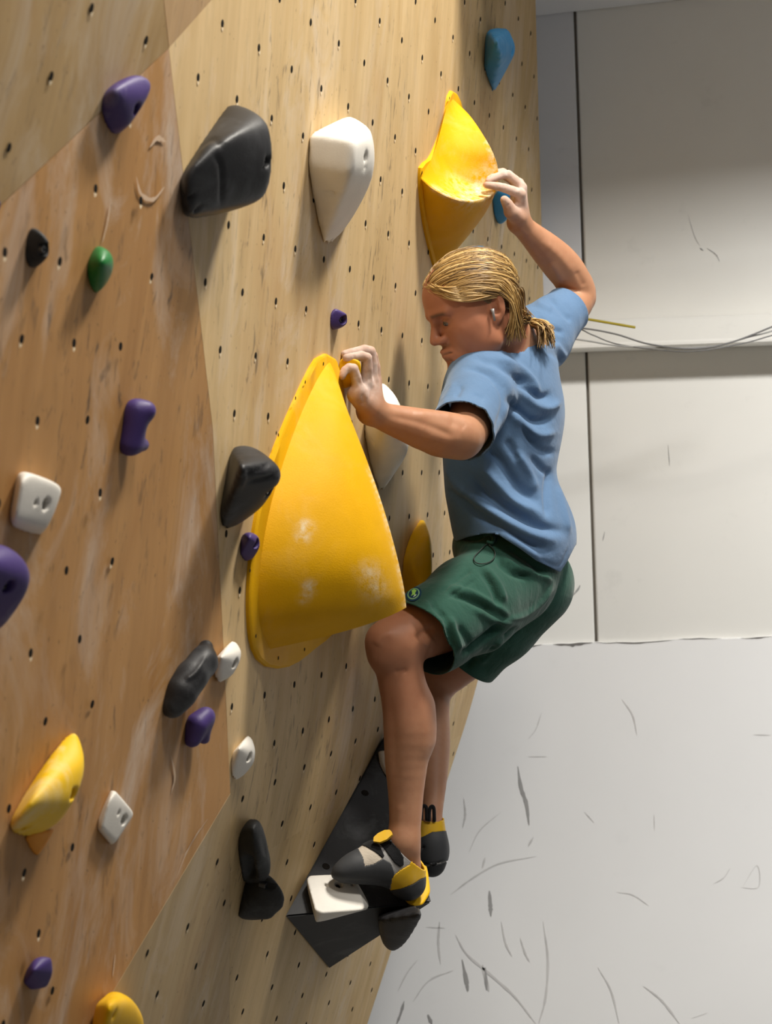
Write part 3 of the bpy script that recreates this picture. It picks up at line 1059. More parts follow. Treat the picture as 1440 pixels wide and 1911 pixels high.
hold('white rounded hold on the seam below the knobbly purple hold', M['white'],
     [(434, 1405), (431, 1430), (433, 1450), (440, 1456), (458, 1430), (462, 1380)],
     [(462, 1372, .006), (470, 1378, .014), (477, 1400, .023), (475, 1422, .022), (455, 1448, .010), (447, 1396, .018)], 0.003, bolts=[(466, 1413)])
hold('large yellow hold dusted white with chalk near the lower left', M['yellow_chalk'],
     [(126, 1370), (60, 1460), (17, 1535), (22, 1556), (60, 1563), (110, 1505), (145, 1400)],
     [(140, 1364, .006), (155, 1392, .030), (160, 1425, .046), (158, 1455, .050), (142, 1492, .050), (108, 1540, .030), (58, 1562, .008), (62, 1490, .040), (35, 1530, .025)], 0.006,
     bolts=[(139, 1482)], screws=[(49, 1546)])
hold('small orange hold just under the chalky yellow hold', M['orange'],
     [(46, 1562), (58, 1588), (70, 1597), (90, 1555)], [(60, 1555, .012), (104, 1546, .020), (88, 1574, .016), (74, 1596, .006)], 0.003)
hold('white diamond shaped slab hold in the lower left', M['white'],
     [(206, 1476), (183, 1530), (182, 1548), (207, 1575), (235, 1520)],
     [(210, 1474, .006), (216, 1478, .014), (249, 1514, .020), (250, 1521, .020), (216, 1572, .012), (208, 1577, .006), (205, 1492, .016), (190, 1545, .012)], 0.002, bolts=[(232, 1530)], screws=[(222, 1517)])
hold('black hooked jug above the black wedge hold near the bottom seam', M['blackmat'],
     [(447, 1552), (443, 1585), (452, 1642), (468, 1652), (482, 1560), (470, 1530)],
     [(466, 1527, .010), (484, 1530, .034), (497, 1560, .050), (505, 1595, .058), (507, 1622, .058), (500, 1644, .052), (480, 1650, .030), (470, 1545, .034), (482, 1600, .050)], 0.006,
     strokes=[([(458, 1598), (464, 1622), (470, 1642)], 9, -0.022), ([(474, 1604), (482, 1628), (484, 1640)], 5, 0.004), ([(490, 1560), (498, 1600)], 5, -0.002)], bump=0.001)
hold('black wedge hold directly under the black hooked jug', M['blackmat'],
     [(456, 1650), (443, 1712), (468, 1716), (490, 1640)],
     [(468, 1640, .012), (497, 1632, .045), (515, 1645, .065), (530, 1672, .080), (528, 1692, .080), (505, 1714, .055), (470, 1717, .020)], 0.004, bolts=[(503, 1655)], bump=0.001)
hold('small purple faceted hold at the bottom left corner', M['purple'],
     [(48, 1812), (43, 1835), (58, 1848), (80, 1830), (78, 1790)],
     [(64, 1791, .010), (78, 1786, .018), (96, 1789, .028), (98, 1814, .030), (86, 1842, .020), (62, 1848, .006), (62, 1812, .022)], 0.0022, bump=0.001)
hold('yellow hold cut off by the bottom edge of the picture', M['yellow'],
     [(170, 1915), (178, 1875), (205, 1850), (168, 1965), (205, 2000), (245, 1900)],
     [(215, 1847, .010), (248, 1864, .040), (268, 1895, .050), (270, 1940, .052), (240, 1990, .030), (205, 1872, .040), (190, 1940, .035)], 0.006, screws=[(214, 1894)])
hold('sliver of a purple hold at the left edge under the upper diagonal seam', M['purple'],
     [(-40, 375), (-42, 400), (-20, 412), (-15, 370)], [(-25, 366, .012), (2, 376, .022), (4, 392, .022), (-12, 410, .010)], 0.004)
hold('small blue hold half hidden behind the far calf', M['blue'],
     [(806, 1350), (804, 1395), (826, 1352)], [(818, 1343, .012), (830, 1345, .03), (838, 1360, .04), (836, 1398, .03)], 0.004)
crimp = hold('small yellow crimp gripped by the lower hand', M['yellow'],
     [(633, 676), (630, 700), (634, 722), (645, 724), (655, 710), (655, 672)],
     [(640, 667, .008), (660, 668, .030), (672, 676, .042), (672, 704, .042), (655, 722, .022)], 0.005)
hold('white teardrop hold behind the bent forearm', M['white'],
     [(700, 716), (683, 770), (680, 805), (684, 838), (703, 912), (710, 921), (742, 870), (738, 760)],
     [(712, 712, .012), (735, 733, .055), (752, 768, .078), (764, 820, .090), (763, 842, .088), (742, 876, .055), (712, 919, .005), (715, 795, .068), (738, 866, .060)], 0.006, screws=[(691, 821)])
hold('yellow leaf shaped volume between the big yellow volume and the shorts', M['yellow'],
     [(785, 967), (762, 1005), (751, 1050), (749, 1120), (770, 1180), (790, 1100), (795, 990)],
     [(790, 966, .006), (803, 992, .055), (808, 1030, .070), (806, 1075, .075), (800, 1150, .080), (770, 1175, .03), (768, 1050, .03)], 0.010)

# ---- black pyramid volume with the foothold
pL, pB_, pT = PB.hit(531, 1711), PB.hit(613, 1809), PB.hit(722, 1362)
pA = PB.hit(806, 1684, 0.25)
def sharp_volume(label, pts, mat, name, cat):
    bm = bmesh.new()
    for p in pts: bm.verts.new(p)
    bmesh.ops.convex_hull(bm, input=bm.verts)
    bmesh.ops.bevel(bm, geom=bm.edges[:], offset=0.004, segments=2, affect='EDGES')
    c = sum(pts[:3], Vector()) / 3
    bmesh.ops.translate(bm, verts=bm.verts, vec=-c)
    bmesh.ops.recalc_face_normals(bm, faces=bm.faces)
    o = bm_obj(name, bm, mat); o.location = c
    smooth_angle(o, 30)
    return tag(o, label, cat)
vol = sharp_volume('black pyramid volume under the climbing shoes', [pL, pB_, pT, pA], M['volume_black'], 'wall_volume', 'climbing volume')
def tri_plane(a, b, c, away):
    n = (b - a).cross(c - a).normalized()
    if n.dot(a - away) < 0: n = -n
    return Plane(a, n)
cv = (pL + pB_ + pT + pA) / 4
UPF = tri_plane(pL, pT, pA, cv); LOF = tri_plane(pL, pB_, pA, cv)
print('UPF n', UPF.n, 'foot', to_px([UPF.hit(640, 1650)])[0], to_px([pA])[0], to_px([UPF.hit(770, 1650)])[0])
for x, y in ((681, 1480), (608, 1617)):
    w = UPF.hit(x, y)
    o = bpy.data.objects.new('bolt_hole', HOLE_B); COL.objects.link(o); o.parent = vol
    o.matrix_local = Matrix.Translation(w - vol.location + UPF.n * 0.0004) @ UPF.n.to_track_quat('Z', 'Y').to_matrix().to_4x4() @ Matrix.Scale(1.3, 4)
hold('flat cream foothold with a chipped lower rim, screwed to the black pyramid volume', M['white'],
     [(574, 1660), (580, 1688), (590, 1722), (600, 1718), (687, 1696), (688, 1686), (668, 1650), (640, 1635), (580, 1640)],
     [(572, 1641, .030), (578, 1634, .030), (655, 1632, .030), (663, 1642, .030), (679, 1690, .030), (676, 1698, .030), (600, 1704, .030), (588, 1698, .030)], 0.0015, plane=UPF, bolts=[(632, 1650)], screws=[(609, 1651), (657, 1650)])
hold('black tongue shaped hold under the tip of the black pyramid volume', M['black'],
     [(706, 1708), (712, 1748), (770, 1700)], [(707, 1715, .03), (712, 1755, .05), (722, 1772, .058), (735, 1777, .062), (752, 1768, .068), (790, 1706, .06), (785, 1696, .04)], 0.006, plane=LOF)
hold('yellow crescent foothold behind the heel on the black pyramid volume', M['yellow'],
     [(752, 1676), (765, 1690), (788, 1689), (802, 1668), (796, 1615), (775, 1615)],
     [(758, 1681, .010), (772, 1691, .012), (789, 1688, .014), (803, 1664, .016), (798, 1628, .016), (778, 1615, .014)], 0.003, plane=UPF)
hold('pale hold half hidden behind the shin at the top of the black pyramid volume', M['white'],
     [(706, 1404), (710, 1432), (722, 1450), (735, 1420)], [(707, 1403, .012), (720, 1400, .02), (735, 1410, .02), (728, 1448, .012)], 0.003, plane=UPF)

# ---- big yellow volume: a flared shell rising out of a flat flange
def spline_px(lst, n):
    """resample a pixel polyline (any columns) smoothly to n points"""
    a = np.array(lst, float)
    t = np.r_[0, np.cumsum(np.linalg.norm(np.diff(a[:, :2], axis=0), axis=1))]
    c = np.array([list(q) for q in [None] or []]) if False else None
    cols = []
    dense = np.array([list(x) for x in _cat(a)])
    td = np.r_[0, np.cumsum(np.linalg.norm(np.diff(dense[:, :2], axis=0), axis=1))]
    s = np.linspace(0, td[-1], n)
    return np.stack([np.interp(s, td, dense[:, k]) for k in range(a.shape[1])], 1)
def _cat(a, n=8):
    ext = np.vstack([2 * a[0] - a[1], a, 2 * a[-1] - a[-2]])
    out = []
    for i in range(len(a) - 1):
        p0, p1, p2, p3 = ext[i:i + 4]
        for k in range(n):
            t = k / n
            out.append(0.5 * (2 * p1 + (p2 - p0) * t + (2 * p0 - 5 * p1 + 4 * p2 - p3) * t * t + (3 * p1 - p0 - 3 * p2 + p3) * t ** 3))
    out.append(a[-1])
    return np.array(out)

def flange(name, outline, plane, th, mat, parent, screws=()):
    pts = [plane.hit(x, y) for x, y in spline_px(outline, 64)]
    n = plane.n
    c = sum(pts, Vector()) / len(pts)
    bm = bmesh.new()
    a = [bm.verts.new(p - parent.location) for p in pts]
    b = [bm.verts.new(p + n * th * 0.6 - parent.location) for p in pts]
    d = [bm.verts.new(p + (c - p).normalized() * th * 0.5 + n * th - parent.location) for p in pts]
    K = len(pts)
    for r0, r1 in ((a, b), (b, d)):
        for i in range(K):
            bm.faces.new([r0[i], r0[(i + 1) % K], r1[(i + 1) % K], r1[i]])
    f = bm.faces.new(d)
    bmesh.ops.triangulate(bm, faces=[f])
    bmesh.ops.recalc_face_normals(bm, faces=bm.faces)
    o = bm_obj(name, bm, mat, parent)
    smooth_angle(o, 40)
    for x, y in screws:
        w = plane.hit(x, y, th)
        s = bpy.data.objects.new('screw_hole', HOLE_B); COL.objects.link(s); s.parent = parent
        s.matrix_local = Matrix.Translation(w - parent.location + n * 0.0003) @ n.to_track_quat('Z', 'Y').to_matrix().to_4x4() @ Matrix.Scale(0.55, 4)
    return o

def grid_faces(nr, nc, off=0):
    return [(off + i * nc + j, off + i * nc + j + 1, off + (i + 1) * nc + j + 1, off + (i + 1) * nc + j) for i in range(nr - 1) for j in range(nc - 1)]

VP_ = wall_plane(560, 1000)
nv = VP_.n
big = empty('wall_volume', VP_.hit(560, 1000))
tag(big, 'huge yellow flared volume in the middle of the wall', 'climbing volume')
NR = 90
left = spline_px([(607, 676), (585, 712), (555, 778), (525, 860), (500, 945), (484, 1030), (477, 1110), (481, 1170), (500, 1212)], NR)
lip = spline_px([(613, 672, .006), (626, 702, .030), (648, 768, .075), (680, 850, .120), (711, 938, .160), (735, 1020, .190), (751, 1090, .208), (757, 1134, .214)], NR)
right = spline_px([(617, 678), (628, 712), (642, 780), (655, 860), (664, 945), (668, 1030), (668, 1100), (664, 1150)], NR)
rows = []
for i in range(NR):
    L = VP_.hit(*left[i], 0.006); S = VP_.hit(lip[i][0], lip[i][1], lip[i][2]); R_ = VP_.hit(*right[i], 0.002)
    hh = lip[i][2]
    out = (nv - DV * 0.8).normalized()
    row = []
    for j in range(41):
        s = j / 40
        uu = i / (NR - 1)
        bl = 0.30 if uu < 0.7 else 0.30 - 0.12 * ((uu - 0.7) / 0.3) ** 1.5
        q = L.lerp(S, s) + out * (hh * bl * 4 * s * (1 - s) * (0.6 + 0.4 * s))
        row.append(q)
    row.append(S + DV * 0.004)
    for j in range(1, 9):
        s = j / 8
        row.append((S + DV * 0.004).lerp(R_, s) - out * (hh * 0.10 * 4 * s * (1 - s)))
    rows.append(row)
# underside closing row
nc = len(rows[0])
vsb = [v - big.location for r in rows for v in r]
fsb = grid_faces(NR, nc)
bot = rows[-1]
cb = sum(bot, Vector()) / nc + Vector((0, 0, 0.05))
mid = [(v.lerp(cb, 0.5) + Vector((0, 0, 0.02))) - big.location for v in bot]
o1 = len(vsb); vsb += mid; vsb.append(cb - big.location)
for j in range(nc - 1):
    a0 = (NR - 1) * nc + j
    fsb.append((a0, a0 + 1, o1 + j + 1, o1 + j)); fsb.append((o1 + j, o1 + j + 1, o1 + nc))
sh = mesh_obj('shell', vsb, fsb, M['yellow_vol'], big)
bm = bmesh.new(); bm.from_mesh(sh.data); bmesh.ops.recalc_face_normals(bm, faces=bm.faces); bm.to_mesh(sh.data); bm.free()
smooth_angle(sh, 50)
def chalk_paint(o, spots):
    v = np.array([list(x.co + o.parent.location) for x in o.data.vertices])
    px = to_px(v)
    c = np.zeros(len(v))
    for x, y, r, a in spots:
        c = np.maximum(c, a * np.exp(-(((px[:, 0] - x) / r) ** 2 + ((px[:, 1] - y) / r) ** 2)))
    point_attr(o, 'chalkmap', np.clip(c, 0, 1))
chalk_paint(sh, [(570, 985, 14, .9), (565, 1000, 12, .8), (578, 1096, 11, 1.0), (572, 1112, 9, .6), (690, 1070, 20, .55), (700, 1100, 22, .5), (566, 1120, 8, .5)]
            + [(x, y, 5, .8) for x, y, h in lip[int(NR * .45)::2]])
flange('flange', [(603, 660), (585, 670), (562, 712), (524, 797), (493, 880), (471, 975), (461, 1060), (458, 1130), (463, 1195), (478, 1232), (505, 1247), (542, 1240), (580, 1212), (625, 1170), (655, 1080), (662, 960), (650, 830), (636, 740), (624, 680), (614, 663), (603, 660)],
       VP_, 0.010, M['yellow_vol'], big, [(603, 679), (569, 713), (551, 743), (519, 812), (487, 905), (466, 1065), (477, 1187), (519, 1228), (568, 1212), (515, 808)])

# ---- upper yellow scoop volume
VQ = wall_plane(815, 330)
nq = VQ.n
up_v = empty('wall_volume', VQ.hit(815, 330))
tag(up_v, 'yellow scooped volume gripped by the raised hand', 'climbing volume')
B0, A0 = (786, 331), (841, 183)
NT_ = 48
lipc = spline_px([(786, 332, .010), (803, 347, .030), (825, 360, .052), (850, 370, .076), (878, 375, .100), (903, 370, .118), (922, 358, .130), (929, 338, .136), (928, 310, .133), (917, 280, .118), (900, 250, .092), (878, 218, .055), (857, 196, .022), (843, 184, .008)], NT_)
inn = spline_px([(787, 330), (793, 316), (803, 300), (812, 277), (820, 250), (829, 215), (835, 195), (841, 184)], NT_)
outb = spline_px([(784, 334), (788, 380), (796, 430), (806, 475), (815, 502), (832, 470), (850, 400), (860, 320), (858, 250), (850, 205), (843, 184)], NT_)
L_ = [VQ.hit(x, y, h) for x, y, h in lipc]
I_ = [VQ.hit(x, y, 0.009) for x, y in inn]
O_ = [VQ.hit(x, y, 0.004) for x, y in outb]
nr_in, nr_out = 12, 14
vs, fs = [], []
for i in range(NT_):
    hh = lipc[i][2]
    for j in range(nr_in):
        s = j / (nr_in - 1)
        sag = hh * 0.30 * 4 * s * (1 - s)
        vs.append(I_[i].lerp(L_[i], s) - nq * sag * 0.45 - Vector((0, 0, 1)) * sag * 0.6)
fs += grid_faces(NT_, nr_in)
o1 = len(vs)
for i in range(NT_):
    hh = lipc[i][2]
    for j in range(nr_out):
        s = j / (nr_out - 1)
        if j == 0:
            q = L_[i] - Vector((0, 0, 1)) * 0.0035 if i < NT_ * 0.62 else L_[i] + DV * 0.003
        else:
            q = L_[i].lerp(O_[i], s) + nq * hh * 0.16 * 4 * s * (1 - s)
        vs.append(q)
fs += [f[::-1] for f in grid_faces(NT_, nr_out, o1)]
for i in range(NT_ - 1):
    fs.append((i * nr_in + nr_in - 1, (i + 1) * nr_in + nr_in - 1, o1 + (i + 1) * nr_out, o1 + i * nr_out))
su = mesh_obj('shell', [v - up_v.location for v in vs], fs, M['yellow_vol'], up_v)
bm = bmesh.new(); bm.from_mesh(su.data); bmesh.ops.recalc_face_normals(bm, faces=bm.faces); bm.to_mesh(su.data); bm.free()
smooth_angle(su, 60)
chalk_paint(su, [(900, 350, 26, .9), (870, 365, 22, .6), (912, 320, 18, .5), (850, 340, 20, .3)] + [(x, y, 5, .9) for x, y, h in lipc[4:34]])
flange('flange', [(838, 169), (832, 182), (828, 210), (818, 246), (808, 275), (796, 297), (782, 308), (779, 325), (781, 370), (788, 420), (797, 460), (807, 497), (816, 508), (830, 480), (852, 400), (864, 320), (866, 250), (858, 205), (850, 178), (838, 169)],
       VQ, 0.009, M['yellow_vol'], up_v, [(838, 183), (817, 271), (787, 322)])

# ------------------------------------------------------------------ the climber: body as one continuous surface
def W3(t):
    return np_(P(*t[:3]))

class Group:
    """chain(s) of tapered capsules / ellipsoids blended together"""
    def __init__(s, prims, k, kout):
        s.prims, s.k, s.kout = prims, k, kout
        C, R = [], []
        for p in prims:
            if p[0] == 'c':
                a, b = p[1], p[2]
                C.append((a + b) / 2); R.append(np.linalg.norm(a - b) / 2 + max(p[3], p[4]))
            elif p[0] == 'e':
                C.append(np_(p[1])); R.append(max(p[3]))
            else:
                C.append(np_(p[2])); R.append(p[3])
        s.C, s.R = np.array(C), np.array(R)
    def __call__(s, p, cen, rad):
        d = None
        for q, c, r in zip(s.prims, s.C, s.R):
            if rad is not None and np.linalg.norm(c - cen) - r - rad > max(s.k, s.kout) + 0.012:
                continue
            if q[0] == 'c':
                x = d_cone(p, *q[1:5])
            elif q[0] == 'e':
                x = d_ell(p, *q[1:4])
            else:
                x = q[1](p)
            d = x if d is None else smin(d, x, s.k)
        return d

def make_sdf(groups):
    def f(p):
        lo, hi = p.min(0), p.max(0)
        cen = (lo + hi) / 2
        rad = np.linalg.norm(hi - lo) / 2
        if rad > 0.12:
            rad = None
        d = None
        for g in groups:
            x = g(p, cen, rad)
            if x is None:
                continue
            d = x if d is None else smin(d, x, g.kout)
        return np.full(len(p), 0.3) if d is None else d
    return f

def chain(pts, k=0.01, kout=0.01, sub=3):
    """pts: (px,py,depth,radius)"""
    a = np.array([[*W3(t), t[3]] for t in pts])
    if len(a) > 2:
        a = _cat(a, sub)
    w = [(x[:3], x[3]) for x in a]
    return Group([('c', a, b, ra, rb) for (a, ra), (b, rb) in zip(w[:-1], w[1:])], k, kout)

G = []
# --- lower (left) arm
DL = -0.062
def dl(l): return [(x, y, d + DL, r) for x, y, d, r in l]
G.append(chain(dl([(900, 716, 4.62, .056), (884, 770, 4.50, .050), (866, 812, 4.40, .043), (845, 812, 4.375, .045), (800, 804, 4.345, .043), (760, 792, 4.315, .036), (722, 780, 4.285, .029), (694, 768, 4.262, .0245)]), 0.0, 0.02))
G.append(chain(dl([(862, 826, 4.395, .030), (820, 822, 4.36, .028)]), 0.0, 0.02))
wr = (692, 766, 4.258, .024)
palm = [('c', W3(dl([wr])[0]), W3(dl([m])[0]), .023, m[3]) for m in
        [(668, 726, 4.197, .0125), (682, 714, 4.220, .0135), (693, 709, 4.243, .0135), (700, 712, 4.266, .0135)]]
palm.append(('c', W3(dl([(688, 762, 4.235, .02)])[0]), W3(dl([(662, 738, 4.200, .016)])[0]), .020, .0155))
palm.append(('c', W3(dl([(692, 760, 4.275, .02)])[0]), W3(dl([(684, 735, 4.290, .016)])[0]), .020, .015))
G.append(Group(palm, 0.014, 0.012))
for fg in ([(668, 726, 4.197, .0115), (659, 688, 4.180, .0098), (644, 691, 4.172, .0082), (638, 702, 4.168, .0074)],
           [(682, 714, 4.220, .0125), (684, 668, 4.203, .0104), (662, 666, 4.192, .0088), (646, 668, 4.186, .0078)],
           [(693, 709, 4.243, .0125), (691, 656, 4.228, .0106), (666, 656, 4.214, .0090), (643, 661, 4.205, .0080)],
           [(700, 712, 4.266, .0125), (695, 664, 4.252, .0104), (668, 661, 4.240, .0088), (648, 665, 4.230, .0078)],
           [(684, 735, 4.290, .0140), (668, 712, 4.292, .0112), (654, 708, 4.280, .0095)]):
    G.append(chain(dl(fg), 0.0015, 0.0030, 2))
# --- raised (right) arm
G.append(chain([(1008, 628, 4.87, .060), (1045, 592, 4.93, .050), (1077, 556, 4.985, .042), (1066, 520, 4.965, .042), (1045, 492, 4.94, .043), (1020, 466, 4.91, .038), (994, 441, 4.88, .030), (968, 417, 4.845, .0235)], 0.0, 0.02))
G.append(chain([(1086, 552, 4.99, .024), (1082, 530, 4.985, .022)], 0.0, 0.02))
rw = (968, 413, 4.842, .021)
MC = [(971, 362, 4.795, .0125), (972, 350, 4.818, .0135), (968, 343, 4.842, .0130), (962, 340, 4.864, .0120)]
palm = [('c', W3(rw), W3(m), .021, m[3]) for m in MC]
palm.append(('c', W3((966, 406, 4.815, .02)), W3((953, 395, 4.790, .016)), .019, .0165))
G.append(Group(palm, 0.012, 0.012))
for fg in ([(971, 362, 4.795, .0120), (941, 351, 4.780, .0102), (922, 347, 4.772, .0088), (907, 345, 4.768, .0076)],
           [(972, 350, 4.818, .0125), (948, 326, 4.806, .0105), (928, 330, 4.797, .0090), (911, 338, 4.790, .0078)],
           [(968, 343, 4.842, .0120), (938, 322, 4.832, .0102), (924, 327, 4.822, .0088), (912, 334, 4.815, .0076)],
           [(962, 340, 4.864, .0110), (934, 324, 4.852, .0092), (924, 326, 4.845, .0080), (914, 331, 4.838, .0070)],
           [(954, 396, 4.790, .0150), (947, 382, 4.778, .0125), (941, 373, 4.770, .0098)]):
    G.append(chain(fg, 0.0015, 0.0030, 2))
# --- torso (under the clothes)
def frame(lat, up):
    l = Vector(lat).normalized(); u = Vector(up); u = (u - l * u.dot(l)).normalized()
    return np.array([l, l.cross(u), u])
LAT1, LAT2, LAT3 = (.43, .83, .34), (.33, .92, .18), (.20, .97, .04)
TORSO = [('e', W3((938, 765, 4.70)), frame(LAT1, (-.05, 0, 1)), (.168, .094, .160)),
         ('e', W3((930, 900, 4.71)), frame(LAT2, (0, 0, 1)), (.135, .082, .17)),
         ('e', W3((955, 1045, 4.74)), frame(LAT3, (.15, 0, 1)), (.150, .094, .13)),
         ('c', W3((905, 712, 4.58)), W3((945, 680, 4.72)), .055, .06),
         ('c', W3((1008, 628, 4.87)), W3((955, 672, 4.74)), .058, .06)]
G.append(Group(TORSO, 0.05, 0.02))
# --- near (left) leg
G.append(chain([(950, 1085, 4.66, .085), (860, 1135, 4.55, .080), (790, 1168, 4.475, .068), (748, 1192, 4.425, .056), (738, 1208, 4.418, .052)], 0.0, 0.03))
G.append(chain([(738, 1206, 4.42, .052), (745, 1250, 4.425, .049), (757, 1310, 4.428, .0500), (762, 1360, 4.43, .0520), (758, 1420, 4.43, .045), (757, 1480, 4.428, .037), (756, 1530, 4.425, .0335), (752, 1575, 4.420, .031)], 0.0, 0.02))
G.append(chain([(712, 1196, 4.400, .030), (714, 1222, 4.402, .026)], 0.0, 0.03))       # kneecap
G.append(chain([(772, 1320, 4.45, .040), (776, 1375, 4.45, .037)], 0.0, 0.03))         # calf
G.append(chain([(752, 1570, 4.420, .031), (762, 1625, 4.435, .026), (735, 1618, 4.415, .029), (690, 1620, 4.395, .023), (655, 1626, 4.38, .012)], 0.0, 0.02))
# --- far (right) leg
G.append(chain([(985, 1095, 4.85, .082), (900, 1180, 4.90, .074), (835, 1245, 4.94, .060), (800, 1272, 4.95, .052)], 0.0, 0.03))
G.append(chain([(800, 1272, 4.95, .050), (800, 1330, 4.90, .047), (801, 1390, 4.85, .047), (803, 1450, 4.79, .038), (804, 1505, 4.735, .0275), (804, 1550, 4.70, .023)], 0.0, 0.02))
G.append(chain([(804, 1550, 4.70, .023), (803, 1595, 4.70, .022), (795, 1600, 4.78, .024), (785, 1600, 4.86, .014)], 0.0, 0.02))

# --- head
yaw, pitch = math.radians(20), math.radians(20)
HO = W3((892, 585, 4.575))
fx = Vector((-math.cos(yaw) * math.cos(pitch), -math.sin(yaw) * math.cos(pitch), -math.sin(pitch)))
ly = Vector((math.sin(yaw), -math.cos(yaw), 0))
uz = fx.cross(ly)
tilt = math.radians(2)
HR = np.array([fx, ly, uz])
def hp(x, y, z):
    return HO + HR.T @ np.array([x, y, z])
I3 = np.eye(3)
def head_sdf(p):
    q = (p - HO) @ HR.T
    s = q.copy(); s[:, 1] = np.abs(s[:, 1])       # symmetric half
    C = lambda a, b, ra, rb, m=s: d_cone(m, a, b, ra, rb)
    d = d_ell(q, (-.004, 0, .048), I3, (.100, .078, .086))
    d = smin(d, d_ell(q, (.040, 0, .050), I3, (.062, .066, .066)), .03)            # forehead
    d = smin(d, d_ell(q, (.034, 0, -.030), I3, (.062, .064, .075)), .03)           # mid face
    d = smin(d, C((.006, .054, -.030), (.012, .050, -.058), .012, .013), .03)       # jaw corner
    d = smin(d, C((.012, .049, -.060), (.078, .018, -.096), .015, .018), .03)       # jaw line
    d = smin(d, d_ell(q, (.086, 0, -.094), I3, (.022, .024, .019)), .015)          # chin
    d = smin(d, C((.066, .046, -.012), (.040, .056, -.006), .015, .012), .03)       # cheek bone
    d = smin(d, d_ell(s, (.044, .040, -.036), I3, (.030, .024, .030)), .03)           # cheek
    d = smin(d, C((.1005, .008, .031), (.085, .046, .032), .0115, .0105), .010)        # brow ridge
    d = smin(d, d_ell(q, (.082, 0, -.060), I3, (.026, .034, .026)), .015)          # muzzle
    # eye socket
    d = smax(d, -d_ell(s, (.103, .031, .012), I3, (.020, .021, .012)), .012)
    # lids around the ball
    d = smin(d, d_ell(s, (.0805, .031, .011), I3, (.0135, .0150, .0115)), .004)
    d = np.maximum(d, -d_ell(s, (.0950, .030, .0075), I3, (.007, .0135, .0036)))    # narrow opening
    # nose
    n = C((.0975, .0, .020), (.1165, .0, -.020), .0085, .0098)
    n = smin(n, C((.108, .011, -.024), (.102, .014, -.024), .0085, .0080), .008)
    n = smax(n, -C((.110, .0065, -.0335), (.105, .008, -.0325), .0042, .0042), .003)
    d = smin(d, n, .010)
    # lips, pressed together
    d = smin(d, C((.1075, 0, -.0475), (.094, .023, -.052), .0058, .0034), .006)
    d = smin(d, C((.1055, 0, -.0575), (.093, .021, -.0555), .0066, .0036), .006)
    d = smax(d, -C((.1155, 0, -.0525), (.097, .026, -.0545), .0022, .0016), .002)
    d = smax(d, -C((.106, 0, -.074), (.098, .012, -.074), .006, .004), .012)
    # crease from the nostril to the mouth corner
    d = smax(d, -C((.103, .026, -.028), (.092, .038, -.058), .0040, .0030), .006)
    # ear
    q2 = s - np.array([-.012, .074, .002])
    ca, sa = math.cos(-0.22), math.sin(-0.22)
    e = np.stack([q2[:, 0] * ca - q2[:, 2] * sa, q2[:, 1] - 0.35 * np.clip(-q2[:, 0], -.02, .03), q2[:, 0] * sa + q2[:, 2] * ca], 1)
    ear = d_ell(e, (0, 0, .002), I3, (.0185, .0085, .033))
    ear = smax(ear, -d_ell(e, (.001, .0085, .008), I3, (.0125, .0075, .0205)), .003)
    ear = smax(ear, -d_ell(e, (.004, .008, -.006), I3, (.009, .010, .010)), .003)
    ear = smin(ear, d_cone(e, (-.004, .004, .022), (-.006, .004, -.004), .0030, .0030), .003)
    ear = smin(ear, d_ell(e, (.004, .001, -.026), I3, (.009, .006, .010)), .006)
    ear = smin(ear, d_ell(e, (.0135, .002, -.004), I3, (.0045, .005, .007)), .003)
    d = smin(d, ear, .006)
    return d
G.append(Group([('f', head_sdf, HO + HR.T @ np.array([0.01, 0, .01]), .165),
                ('c', hp(-.025, 0, -.030), W3((952, 672, 4.72)), .056, .062),
                ('c', hp(-.035, 0, .0), W3((968, 660, 4.74)), .050, .060)], 0.022, 0.03))
body_f = make_sdf(G)
allc = np.concatenate([g.C - g.R[:, None] for g in G]); allC = np.concatenate([g.C + g.R[:, None] for g in G])
BV, BF = surface_nets(body_f, allc.min(0) - 0.01, allC.max(0) + 0.01, 0.0028)
_bl = laplace(BV.copy(), BF, 9, 0.5)
_d = np.minimum(np.linalg.norm(BV - HO, axis=1) / 0.15, np.minimum(np.linalg.norm(BV - W3((668, 690, 4.15)), axis=1), np.linalg.norm(BV - W3((940, 350, 4.81)), axis=1)) / 0.085)
_w = np.clip((_d - 1.0) / 0.35, 0, 1)[:, None]
BV = laplace(BV, BF, 1, 0.35) * (1 - _w) + _bl * _w
